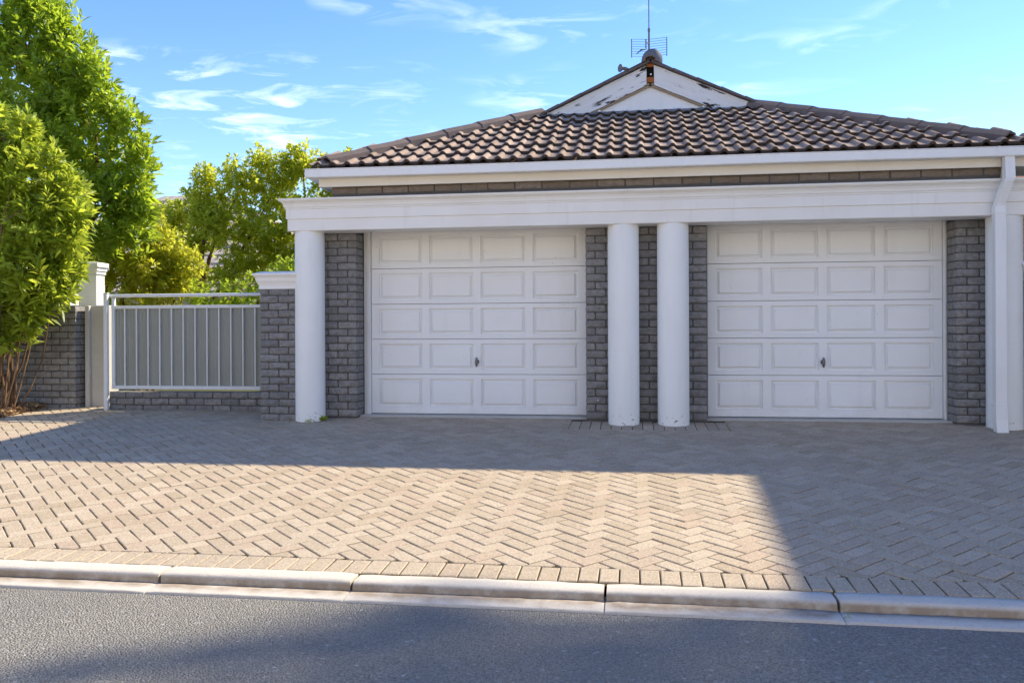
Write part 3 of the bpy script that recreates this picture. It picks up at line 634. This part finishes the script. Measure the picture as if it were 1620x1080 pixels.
D2 = thing('dish_feed', (-.13, 13.0, 4.35), 'small pale dish feed poking over the left gable slope', 'dish feed')
m = MB(); m.tube([(-.17, 12.98, 5.0), (-.155, 12.99, 5.0)], [.062, .058], 20); m.tube([(-.155, 12.99, 5.0), (-.12, 13, 5.0)], [.045, .03], 14); m.build('feed_horn', 'dish', D2)
m = MB(); m.tube([(-.12, 13, 5.0), (-.07, 13.0, 4.985), (.02, 13.02, 4.94)], [.026, .03, .015], 10); m.tube([(.0, 13.02, 4.95), (.02, 13.03, 4.25)], .012, 8); m.build('arm', 'metal', D2)

# ------------------------------------------------------------------ gate piers, gate and boundary wall
def capped_pier(x0, x1, lbl, grp, side):
    P_ = thing('gate_pier', ((x0 + x1) / 2, 9.1, 0), lbl, 'pier', grp); yf = 8.95
    m = MB(); m.box(x0 + .009, x1 - .009, yf + .012, yf + .40, -.08, 1.455); c_ = m.build('core', 'mortar', P_)
    brickwork(c_, x0, x1, yf, -.034, 1.452, rdepth=.38, side=side)
    m = MB(); pr = [(-.01, 1.452), (.004, 1.454), (.004, 1.502), (.012, 1.506), (.012, 1.522), (.022, 1.528), (.03, 1.55), (.034, 1.578), (.05, 1.602), (.058, 1.607), (.058, 1.628), (-.02, 1.652)]
    sweep(pr, x0, x1, yf, yf + .42).build('cap', 'trim', P_); m = MB(); m.box(x0 - .058, x1 + .058, yf + .421, yf + .46, 1.46, 1.62); m.build('cap', 'trim', P_)
capped_pier(-4.180, -3.742, 'grey brick pier with moulded white cap between the gate and left column', 'capped brick piers', -1)
capped_pier(3.885, 4.32, 'grey brick pier with white cap at the right edge, behind the downpipe', 'capped brick piers', 1)
GY_ = 9.64
LW = thing('low_wall', (-5.4, GY_, 0), 'low grey brick wall of three courses under the metal gate', 'wall')
m = MB(); m.box(-6.50, -4.19, GY_ + .012, GY_ + .2, -.1, .226); c_ = m.build('core', 'mortar', LW); brickwork(c_, -6.505, -4.185, GY_, -.012, .235)
GT = thing('metal_gate', (-5.4, GY_, .25), 'pale grey metal gate of slim bars backed by sheet panels', 'gate')
m = MB(); m.box(-6.455, -4.19, GY_ - .02, GY_ + .02, .262, .305, .004); m.box(-6.455, -4.19, GY_ - .02, GY_ + .02, 1.262, 1.302, .004); m.box(-6.452, -6.412, GY_ - .019, GY_ + .019, .306, 1.40, .004); m.box(-4.235, -4.195, GY_ - .019, GY_ + .019, .306, 1.40, .004)
m.tube([(-6.52, GY_, 1.425), (-4.19, GY_, 1.425)], .021, 12); fr = m.build('frame', 'gate', GT)
nb = 14; step = 2.19 / nb
for i in range(1, nb): x = -6.432 + i * step; m = MB(); m.box(x - .008, x + .008, GY_ - .016, GY_ - .001, .306, 1.261, .002); m.build('bar', 'gate', GT)
for i in range(nb):
    x = -6.432 + i * step; m = MB(); a, b = x + .004, x + step - .004; n = 8; vs = []
    for k in range(n + 1): xx = a + (b - a) * k / n; d = .004 if k % 2 else 0; vs += [(xx, GY_ + .008 + d, .30), (xx, GY_ + .008 + d, 1.27)]
    m.add(vs, [(2 * k, 2 * k + 2, 2 * k + 3, 2 * k + 1) for k in range(n)]); m.build('sheet_panel', 'sheet', GT)
GP = thing('gate_post', (-6.51, GY_ - .05, 0), 'thin white steel hanging post at the left end of the gate', 'post')
m = MB(); m.box(-6.53, -6.478, GY_ - .07, GY_ - .025, -.05, 1.45, .006); m.build('post', 'gate', GP); m = MB(); m.box(-6.535, -6.473, GY_ - .075, GY_ - .02, 1.45, 1.462, .003); m.build('post_cap', 'gate', GP)
CPO = thing('concrete_post', (-6.8, 9.9, 0), 'pale concrete post between brick wall and metal gate', 'post')
m = MB(); m.box(-6.945, -6.665, 9.85, 10.1, -.1, 1.318, .012); m.build('shaft', 'concrete', CPO)
m = MB(); m.box(-6.945, -6.885, 9.80, 9.848, -.1, 1.312, .008); m.build('edge_strip', 'concrete', CPO)
BW = thing('boundary_wall', (-7.9, 9.8, 0), 'grey rock-faced brick wall behind the bush, left of the gate', 'wall')
m = MB(); m.box(-8.79, -7.010, 9.712, 9.92, -.1, 1.302); c_ = m.build('core', 'mortar', BW); brickwork(c_, -8.8, -7.0, 9.70, -.02, 1.30, rdepth=.21, side=1)
m = MB(); m.box(-8.82, -7.12, 9.69, 9.94, 1.312, 1.46, .01); m.build('coping', 'trim', BW)
WP = thing('plaster_pillar', (-7.02, 10.2, 0), 'white plaster pillar with stepped cap rising behind the brick wall', 'pillar')
m = MB(); m.box(-7.28, -7.0, 10.12, 10.3, -.05, 1.735, .006); m.build('shaft', 'trim', WP)
pr = [(0, 1.735), (.018, 1.738), (.018, 1.775), (.035, 1.782), (.035, 1.82), (.06, 1.832), (.06, 1.885), (-.02, 1.90)]; sweep(pr, -7.28, -7.0, 10.12, 10.3).build('cap', 'trim', WP)

# ------------------------------------------------------------------ planting bed
bd = MB(); nx_, ny_ = 24, 20; vs = []
for j in range(ny_ + 1):
    for i in range(nx_ + 1):
        x = -12 + (DX0 + .0 + 12) * i / nx_; y = 5.2 + 4.49 * j / ny_; edge = 0 if i == nx_ else 1
        vs.append((x + (random.gauss(0, .02) if edge else 0), y, Zd(y) - .008 + edge * (.035 + .05 * random.random())))
bd.add(vs, [(j * (nx_ + 1) + i, j * (nx_ + 1) + i + 1, (j + 1) * (nx_ + 1) + i + 1, (j + 1) * (nx_ + 1) + i) for j in range(ny_) for i in range(nx_)], True)
tag(bd.build('planting_bed', 'soil'), 'bare soil planting bed at the left of the driveway', 'bed', kind='structure')
def leaf_litter():
    m = MB()
    for i in range(3600):
        y = random.uniform(8.2, 9.68); x = DX0 - abs(random.gauss(0, .55)) + .06 * random.random(); z = Zd(y) + .03 + random.uniform(0, .05) - (.03 if x > DX0 - .03 else 0)
        a = random.uniform(0, 6.28); l_ = random.uniform(.025, .07); w_ = l_ * random.uniform(.22, .4); e = [random.gauss(0, .012) for _ in range(4)]; ca, sa = math.cos(a), math.sin(a)
        q = [(-l_ / 2, 0), (0, -w_ / 2), (l_ / 2, 0), (0, w_ / 2)]; m.add([(x + u_ * ca - v_ * sa, y + u_ * sa + v_ * ca, z + k) for (u_, v_), k in zip(q, e)], [(0, 1, 2), (0, 2, 3)]); m.t += [random.random()] * 2
    return m
o = link('leaf_litter', leaf_litter().mesh('leaf_litter', False), 'litter'); tag(o, 'dry brown leaf litter scattered on the bed under the bush', 'leaf litter', kind='stuff')

# ------------------------------------------------------------------ plants
def rosettes(P, axis, nl, length, width, spread, tipbias=.0, droop=.15):
    """one mesh of folded leaves: P (k,3) rosette centres, axis (k,3) unit axes"""
    k = len(P); n = k * nl; P = np.repeat(P, nl, 0); ax = np.repeat(axis, nl, 0)
    ref = np.where(np.abs(ax[:, 2:3]) < .9, np.array([[0, 0, 1.]]), np.array([[1., 0, 0]])); s1 = np.cross(ax, ref); s1 /= np.linalg.norm(s1, axis=1, keepdims=True); s2 = np.cross(ax, s1)
    length = length * np.repeat(rng.uniform(.6, 1.2, k), nl)
    ang = np.tile(np.arange(nl) * 2.4, k) + rng.uniform(0, 6.28, n); frac = np.tile((np.arange(nl) + .5) / nl, k)
    el = spread[0] + (spread[1] - spread[0]) * frac + rng.normal(0, .18, n)      # angle from the axis: inner leaves upright
    d = ax * np.cos(el)[:, None] + (s1 * np.cos(ang)[:, None] + s2 * np.sin(ang)[:, None]) * np.sin(el)[:, None]
    base = P - ax * (frac * length * .75)[:, None]
    L_ = length * rng.uniform(.65, 1.15, n) * (.55 + .45 * np.sqrt(frac)); W_ = width * rng.uniform(.75, 1.2, n) * (L_ / length)
    w = np.cross(d, ax + rng.normal(0, .25, (n, 3))); w /= np.linalg.norm(w, axis=1, keepdims=True) + 1e-9; nrm = np.cross(w, d)
    mid = base + d * (L_ * .55)[:, None]; tip = base + d * L_[:, None] + np.array([0, 0, -1.]) * (L_ * droop)[:, None]
    v = np.empty((n, 5, 3)); v[:, 0] = base; v[:, 1] = mid + w * (W_ / 2)[:, None]; v[:, 2] = mid - w * (W_ / 2)[:, None]; v[:, 3] = mid - np.abs(1) * nrm * (W_ * .16)[:, None]; v[:, 4] = tip
    f = np.array([[0, 3, 1], [0, 2, 3], [1, 3, 4], [3, 2, 4]]); F = (f[None] + (np.arange(n) * 5)[:, None, None]).reshape(-1, 3)
    tint = np.repeat(np.clip(rng.uniform(0, .85, k).repeat(nl) * .6 + rng.uniform(0, .35, n) + tipbias * (1 - frac), 0, 1), 4)
    return v.reshape(-1, 3), F, tint
def leaf_mesh(name, parts):
    V = []; F = []; T = []; o_ = 0
    for v, f, t_ in parts: V.append(v); F.append(f + o_); T.append(t_); o_ += len(v)
    V = np.concatenate(V); F = np.concatenate(F); T = np.concatenate(T); me = bpy.data.meshes.new(name)
    me.vertices.add(len(V)); me.vertices.foreach_set('co', V.ravel()); me.loops.add(len(F) * 3); me.loops.foreach_set('vertex_index', F.ravel().astype(np.int32))
    me.polygons.add(len(F)); me.polygons.foreach_set('loop_start', np.arange(0, len(F) * 3, 3, dtype=np.int32)); me.polygons.foreach_set('loop_total', np.full(len(F), 3, dtype=np.int32))
    at = me.attributes.new('tint', 'FLOAT', 'FACE'); at.data.foreach_set('value', T.astype(np.float32)); me.update(); me.validate(); return me
def blob_points(blobs, dens, inner=.45, upb=.8, jit=.35):
    P = []; A = []
    for (cx, cy, cz_, rx, ry, rz) in blobs:
        k = int(dens * (rx * ry + ry * rz + rx * rz) / 3 * 4 * math.pi); d = rng.normal(0, 1, (k, 3)); d /= np.linalg.norm(d, axis=1, keepdims=True)
        rr = (inner + (1 - inner) * np.sqrt(rng.uniform(0, 1, k)))[:, None]; lump = 1 + .16 * np.sin(d[:, :1] * 7 + cx * 3) * np.sin(d[:, 2:] * 6 + cz_ * 2)
        p = np.array([[cx, cy, cz_]]) + d * rr * lump * np.array([[rx, ry, rz]]); a = d * .7 + np.array([[0, 0, upb]]) + rng.normal(0, jit, (k, 3)); a /= np.linalg.norm(a, axis=1, keepdims=True); P.append(p); A.append(a)
    return np.concatenate(P), np.concatenate(A)
def limb(m, a, b, r0, r1, n=6, wob=.06, seg=7):
    a, b = Vector(a), Vector(b); L_ = (b - a).length; pts = []; o1 = Vector((random.gauss(0, 1), random.gauss(0, 1), 0)) * wob * L_; o2 = Vector((random.gauss(0, 1), random.gauss(0, 1), 0)) * wob * L_
    for i in range(n + 1):
        t_ = i / n; pts.append(a.lerp(b, t_) + o1 * math.sin(t_ * math.pi) + o2 * math.sin(2 * t_ * math.pi) * .6)
    m.tube(pts, [r0 + (r1 - r0) * i / n for i in range(n + 1)], seg); return pts
def plant(name, base, label, cat, blobs, dens, mat, leaf, stems, group=None, upb=.8, inner=.45, twigs=0, crown='crown', trunk='trunk'):
    o_ = thing(name, base, label, cat, group); P, A = blob_points(blobs, dens, inner, upb); nl, ln, wd, sp = leaf
    cr = link(crown, leaf_mesh(crown, [rosettes(P, A, nl, ln, wd, sp, .1)]), mat, o_); cr['kind'] = 'stuff'
    m = MB(); ends = []
    for st in stems: ends += limb(m, *st)[2:]
    for i in range(twigs):
        k = random.randrange(len(P)); q = Vector(P[k]); e = min(ends, key=lambda p: (p - q).length); limb(m, e, q, .011, .004, 4, .05, 5)
    m.build(trunk, 'bark', o_); return o_

# tall tree behind the wall
tb = [(-9.0, 11.6, 4.9, .95, .9, 1.25), (-8.55, 11.4, 4.75, .42, .45, .80), (-7.98, 11.5, 3.9, .58, .6, 1.0), (-7.42, 11.5, 3.35, .38, .45, .72), (-8.7, 11.3, 3.5, .85, .8, 1.0), (-7.85, 11.3, 2.75, .68, .6, .7), (-9.4, 11.5, 6.0, .8, .8, 1.1), (-7.3, 11.4, 2.65, .36, .4, .5), (-8.9, 11.2, 2.4, .8, .7, .7)]
for px_, pz_, pr_ in ((-8.75, 5.75, .2), (-8.35, 5.25, .2), (-8.1, 4.75, .18), (-7.75, 4.7, .2), (-7.55, 4.2, .18), (-7.2, 3.95, .18), (-7.1, 3.4, .17), (-8.5, 5.6, .16), (-7.95, 5.0, .16), (-7.05, 2.9, .16)): tb.append((px_, 11.3, pz_, pr_, pr_, pr_ * 2.3))
st = [((-8.6, 11.6, -.1), (-8.7, 11.6, 2.0), .13, .10), ((-8.7, 11.6, 1.9), (-9.1, 11.6, 4.9), .09, .03), ((-8.7, 11.6, 1.8), (-7.95, 11.5, 3.9), .07, .02), ((-8.65, 11.6, 1.6), (-7.4, 11.5, 3.2), .06, .02), ((-8.7, 11.6, 2.2), (-8.5, 11.4, 4.9), .06, .02)]
plant('evergreen_tree', (-8.6, 11.6, 0), 'tall dark evergreen tree rising out of frame at the left', 'tree', tb, 33, 'leaf_tree', (12, .23, .06, (.15, 1.45)), st, twigs=120)
# bush in front of the wall, many brown stems
bb = [(-7.42, 9.15, 2.75, .66, .6, .62), (-7.0, 9.1, 2.30, .55, .5, .52), (-7.85, 9.15, 2.1, .6, .6, .75), (-7.15, 9.05, 1.78, .58, .48, .38), (-7.25, 9.15, 3.22, .22, .25, .38), (-7.62, 9.1, 1.45, .42, .42, .36), (-6.72, 9.1, 2.15, .26, .3, .26), (-7.6, 9.0, 3.0, .35, .35, .5), (-6.78, 9.2, 2.62, .30, .32, .34), (-7.0, 9.1, 1.5, .36, .4, .26), (-6.78, 9.25, 1.82, .24, .26, .24), (-7.3, 9.0, 1.3, .3, .3, .2), (-7.75, 9.0, 1.15, .35, .35, .3), (-7.05, 9.0, 1.25, .22, .25, .18), (-8.1, 9.1, 1.5, .4, .4, .5), (-7.15, 9.05, 3.45, .12, .14, .3), (-6.85, 9.1, 2.98, .13, .14, .28), (-6.62, 9.1, 2.72, .12, .14, .26), (-7.5, 9.0, 3.5, .14, .14, .3), (-6.5, 9.1, 2.38, .12, .13, .22), (-7.45, 8.95, .95, .22, .25, .2), (-7.15, 9.05, 1.05, .14, .16, .13), (-7.9, 8.95, .85, .25, .25, .25)]
st = []
for i in range(30):
    a = random.uniform(0, 6.28); b = bb[(0, 1, 2, 3, 5, 7)[i % 6]]; st.append(((-7.64 + .13 * math.cos(a), 9.2 + .13 * math.sin(a), -.05), (b[0] + random.gauss(0, .2), b[1] + random.gauss(0, .2), b[2] + random.uniform(-.1, .2)), random.uniform(.010, .020), .005, 6, .035))
plant('leafy_bush', (-7.6, 9.2, 0), 'bright green bush with many brown stems in front of the brick wall', 'bush', bb, 52, 'leaf_bush', (11, .195, .052, (.2, 1.5)), st, twigs=70, crown='foliage', trunk='stems')
# yellow green shrub beyond the gate
yb = [(-8.0, 12.6, 2.3, .62, .55, .55), (-7.45, 12.5, 2.25, .42, .4, .42), (-7.9, 12.5, 1.6, .7, .5, .5), (-8.25, 12.6, 2.75, .3, .35, .32), (-7.25, 12.6, 1.75, .3, .4, .25), (-7.75, 12.4, 2.7, .4, .4, .35), (-7.55, 12.3, 1.95, .5, .4, .4), (-8.4, 12.4, 2.1, .4, .4, .4), (-7.1, 12.5, 2.1, .3, .3, .3)]
st = [((-7.9 + dx, 12.6, -.05), (-7.9 + dx * 3, 12.55, 2.2), .03, .01) for dx in (-.15, -.05, .06, .16, .22)]
plant('yellow_shrub', (-7.9, 12.6, 0), 'yellow-green shrub glowing behind the left end of the gate', 'shrub', yb, 85, 'leaf_yellow', (9, .12, .05, (.3, 1.5)), st, twigs=40, upb=.5, inner=.3)
# open tree with thin leaves
sb = [(-7.55, 13.1, 2.95, .40, .4, .30), (-7.0, 13, 3.15, .42, .4, .42), (-6.4, 13, 3.45, .42, .42, .42), (-5.85, 13.1, 3.3, .42, .4, .45), (-5.35, 13, 3.72, .34, .36, .36), (-4.95, 13, 3.55, .30, .3, .30), (-6.6, 12.9, 2.7, .55, .5, .42), (-5.9, 12.9, 2.65, .5, .5, .4), (-5.3, 13, 2.9, .42, .4, .45), (-7.2, 13, 2.45, .4, .4, .3), (-4.75, 13.1, 3.0, .3, .3, .3), (-4.55, 13, 3.75, .2, .2, .22), (-6.1, 13, 2.2, .6, .4, .3), (-5.5, 13.1, 2.3, .5, .4, .35), (-6.9, 12.9, 2.9, .35, .35, .3), (-7.3, 13, 1.9, .4, .4, .35), (-6.5, 12.9, 1.9, .5, .4, .35), (-5.2, 13, 2.0, .5, .4, .4), (-4.8, 13.1, 2.5, .35, .35, .35), (-7.75, 13.1, 2.6, .3, .3, .25), (-4.9, 13, 2.75, .35, .35, .4), (-4.65, 13, 3.3, .26, .28, .28), (-5.6, 13, 3.6, .34, .34, .34), (-6.0, 13, 3.8, .24, .26, .26), (-7.0, 13, 3.55, .22, .25, .25)]
st = [((-6.95, 13, -.05), (-7.1, 13, 1.9), .085, .06), ((-7.1, 13, 1.85), (-7.5, 13.1, 2.95), .05, .012), ((-7.1, 13, 1.8), (-6.95, 13, 3.2), .05, .012), ((-7.05, 13, 1.6), (-6.35, 13, 3.4), .05, .012), ((-7.0, 13, 1.3), (-5.85, 13, 3.2), .05, .012), ((-5.3, 13.2, -.05), (-5.35, 13.1, 3.7), .045, .010), ((-5.35, 13.2, 1.4), (-4.9, 13, 3.5), .03, .008), ((-5.35, 13.2, 1.2), (-5.9, 13, 2.7), .03, .01)]
K_ = 15.6 / 13
sb = [(x * K_, y * K_, .995 + (z - .995) * K_, a_ * K_, b_ * K_, c_ * K_) for x, y, z, a_, b_, c_ in sb]
st = [((p[0] * K_, p[1] * K_, max(-.05, .995 + (p[2] - .995) * K_)), (q[0] * K_, q[1] * K_, .995 + (q[2] - .995) * K_), r0, r1_) for p, q, r0, r1_ in st]
plant('open_tree', (-6.95 * K_, 15.6, 0), 'open-crowned tree with small yellowing leaves between gate and garage', 'tree', sb, 66, 'leaf_sparse', (9, .15, .054, (.25, 1.4)), st, twigs=150, inner=.15)
db = [(-5.25, 12.3, 1.75, .55, .45, .40), (-5.9, 12.4, 1.55, .5, .4, .35), (-6.5, 12.3, 1.5, .45, .4, .3), (-4.75, 12.3, 2.0, .35, .35, .4)]
plant('dark_shrub', (-5.4, 12.4, 0), 'dark green leafy shrub behind the right end of the gate', 'shrub', db, 50, 'leaf_tree', (9, .13, .045, (.3, 1.5)), [((-5.4 + dx, 12.4, -.05), (-5.4 + dx * 4, 12.35, 1.7), .03, .01) for dx in (-.2, -.08, .05, .12)], twigs=30)
# tall gum tree beyond the neighbouring house (its high crown throws the soft shade on the road)
hb = []
for sx, sy, t_, r_ in ((.75, 3.15, 14.0, .62), (-.05, 2.95, 14.6, .55), (-.75, 3.2, 15.2, .55), (-1.15, 3.62, 14.4, .36), (-1.75, 3.22, 14.9, .26), (-2.25, 2.98, 15.3, .24), (-1.5, 2.55, 14.2, .5), (-.6, 2.4, 15.6, .6), (.3, 2.4, 13.6, .6), (.35, 3.72, 14.9, .24), (-.95, 3.86, 13.9, .2), (1.3, 3.4, 13.8, .5), (1.0, 2.4, 14.8, .6)):
    hb.append((sx + .97 * t_, sy + .68 * t_, t_ - .35, r_, r_, r_ * 1.1))
st = [((13.9, 13.0, -.1), (13.85, 12.95, 12.9), .26, .09)] + [((13.85, 12.95, 12.6), b_[:3], .05, .02) for i, b_ in enumerate(hb)]
plant('gum_tree', (13.9, 13.0, 0), 'tall thin-crowned gum tree standing behind the two-storey neighbouring house', 'tree', hb, 34, 'leaf_shade', (8, .2, .06, (.3, 1.5)), st, inner=.1)
# weeds: at the foot of the left column, in a kerb joint, and dry grass caught in the gutter corner
def weed(name, base, label, n, r_, ln, wd, mat, up=1., flat=.5):
    P = np.array([[base[0] + random.gauss(0, r_), base[1] + random.gauss(0, r_ * flat), base[2] + .012 + abs(random.gauss(0, r_ * .5))] for _ in range(n)]); A = np.tile(np.array([[0, -.2, up]]), (n, 1)) + rng.normal(0, .4, (n, 3)); A /= np.linalg.norm(A, axis=1, keepdims=True)
    tag(link(name, leaf_mesh(name, [rosettes(P, A, 6, ln, wd, (.3, 1.4))]), mat), label, 'weed')
weed('weed', (-3.435, 8.955, -.02), 'small green weed beside the foot of the left column', 16, .026, .045, .022, 'leaf_bush')
weed('weed', (-3.56, 8.86, -.03), 'low green weeds against the base of the left column', 10, .03, .022, .012, 'leaf_bush', flat=.2)
weed('weed', (.975, 3.99, -.335), 'thin grass blades growing in the kerb joint', 3, .008, .035, .004, 'leaf_bush')
weed('gutter_grass', (-3.37, 8.74, 2.735), 'dry yellow grass caught in the left end of the gutter', 18, .045, .055, .010, 'leaf_dry', flat=.3)

# ------------------------------------------------------------------ houses around
H1 = thing('beige_house', (-14, 24, 0), 'beige house with pale tiled hip roof behind the trees', 'house')
m = MB(); m.box(-21, -6.5, 21.5, 30, -.1, 2.05); m.build('wall', 'render_wall', H1)
hx0, hx1, hy0, hz0, ap = -21.6, -6.6, 20.8, 2.0, (-14.4, 27.6, 5.75); m = MB(); n = 13
for i in range(n):                     # stepped courses on the slope that faces the street
    a, b = i / n, (i + 1) / n
    l0, l1 = (lambda t_: (hx0 + (ap[0] - 2.0 - hx0) * t_)), (lambda t_: (hx1 + (ap[0] - hx1) * t_)); yy = lambda t_: hy0 + (ap[1] - hy0) * t_; zz_ = lambda t_: hz0 + (ap[2] - hz0) * t_
    m.add([(l0(a), yy(a), zz_(a) + .05), (l1(a), yy(a), zz_(a) + .05), (l1(b), yy(b), zz_(b)), (l0(b), yy(b), zz_(b)), (l0(a), yy(a), zz_(a) - .02), (l1(a), yy(a), zz_(a) - .02)], [(0, 1, 2, 3), (4, 5, 1, 0)])
m.add([(hx1, hy0, hz0), (hx1, 33, hz0), (ap[0], 27.6, ap[2])], [(0, 1, 2)]); m.add([(hx0, hy0, hz0), (ap[0] - 2, 27.6, ap[2]), (hx0, 33, hz0)], [(0, 1, 2)]); rf = m.build('roof', 'beige_tile', H1)
for i in range(22):
    p = Vector((hx1, hy0, hz0 + .03)).lerp(Vector(ap), i / 22); q = Vector((hx1, hy0, hz0 + .03)).lerp(Vector(ap), (i + 1.05) / 22); m = MB(); m.tube([p, q], [.125, .105], 8); m.build('hip_cap', 'cap', rf)
m = MB(); m.box(-10.4, -9.2, 21.44, 21.49, .9, 1.8); wd = m.build('window', 'frame', H1); m = MB(); m.box(-10.34, -9.26, 21.42, 21.438, .96, 1.74); m.build('pane', 'glass', wd)
H2 = thing('tan_house', (10, 20, 0), 'tan brick house with reddish roof at the far right edge', 'house')
m = MB(); m.box(7.0, 15, 17.0, 25, -.1, 3.72); m.build('wall', 'tan_brick', H2)
m = MB(); q = [(6.75, 16.6, 3.70), (15.3, 16.6, 3.70), (15.3, 25.4, 3.70), (6.75, 25.4, 3.70), (11, 21, 6.3)]; m.add(q, [(0, 1, 4), (1, 2, 4), (2, 3, 4), (3, 0, 4), (0, 3, 2, 1)]); rf = m.build('roof', 'red_tile', H2)
for c_ in (0, 1):
    for i in range(14): p = Vector(q[c_]).lerp(Vector(q[4]), i / 14); p2 = Vector(q[c_]).lerp(Vector(q[4]), (i + 1.05) / 14); m = MB(); m.tube([p, p2], [.11, .095], 8); m.build('hip_cap', 'red_tile', rf)
H3 = thing('neighbour_house', (9.5, 10.5, 0), 'two-storey neighbouring house to the right of the driveway', 'house')
m = MB(); m.box(6.5, 12.5, 6.9, 14.0, -.45, 5.3); m.build('wall', 'render_wall', H3)
m = MB(); q = [(6.2, 6.55, 5.32), (12.8, 6.55, 5.32), (12.8, 14.3, 5.32), (6.2, 14.3, 5.32), (9.6, 9.4, 6.8), (9.6, 11.4, 6.8)]; m.add(q, [(0, 1, 4), (1, 2, 5, 4), (2, 3, 5), (3, 0, 4, 5), (0, 3, 2, 1)]); m.build('roof', 'tile', H3)
for (y, z) in ((8.6, 3.3), (11.6, 3.3), (8.6, .8), (11.6, .8)):
    m = MB(); m.box(6.45, 6.498, y - .6, y + .6, z, z + 1.2); wd = m.build('window', 'frame', H3); m = MB(); m.box(6.43, 6.448, y - .54, y + .54, z + .06, z + 1.14); m.build('pane', 'glass', wd)

def facing_house(x0, x1, label, wall, roofm):  # unseen houses added to bounce warm light onto the shaded garage front
    Hh = thing('unseen_fill_house', ((x0 + x1) / 2, -7, -.4), label, 'house', 'unseen houses added across the road for bounce light')
    m = MB(); m.box(x0, x1, -13, -5.3, -.45, 6.2); m.build('wall', wall, Hh)
    m = MB(); q = [(x0 - .5, -13.3, 6.22), (x1 + .5, -13.3, 6.22), (x1 + .5, -5.05, 6.22), (x0 - .5, -5.05, 6.22), (x0 + 3.5, -9.2, 7.9), (x1 - 3.5, -9.2, 7.9)]
    m.add(q, [(0, 1, 5, 4), (1, 2, 5), (2, 3, 4, 5), (3, 0, 4), (0, 3, 2, 1)]); m.build('roof', roofm, Hh)
    for i in range(3):
        cx = x0 + (x1 - x0) * (i + .5) / 3
        for z in (.6, 3.4):
            m = MB(); m.box(cx - .7, cx + .7, -5.29, -5.24, z, z + 1.2); w_ = m.build('window', 'frame', Hh); m = MB(); m.box(cx - .62, cx + .62, -5.238, -5.225, z + .08, z + 1.12); m.build('pane', 'glass', w_)
facing_house(-31, -18.2, 'unseen cream row house added opposite for bounce light, leftmost of four', 'cream_wall', 'tile')
facing_house(-18, -5.2, 'unseen cream row house added opposite for bounce light, second from the left', 'cream_wall', 'tile')
facing_house(-5.0, 8.8, 'unseen cream row house added opposite the garage doors for bounce light', 'cream_wall', 'tile')
facing_house(9.0, 22, 'unseen cream row house added opposite for bounce light, rightmost of four', 'cream_wall', 'tile')
m = MB(); m.add([(-40, -5.2, -.262), (40, -5.2, -.262), (40, -3.22, -.262), (-40, -3.22, -.262)], [(0, 1, 2, 3)]); m.add([(-40, -3.22, -.262), (40, -3.22, -.262), (40, -3.2, -.40), (-40, -3.2, -.40)], [(0, 1, 2, 3)]); tag(m.build('pavement', 'kerb'), 'concrete pavement along the far side of the road', 'pavement', kind='structure')
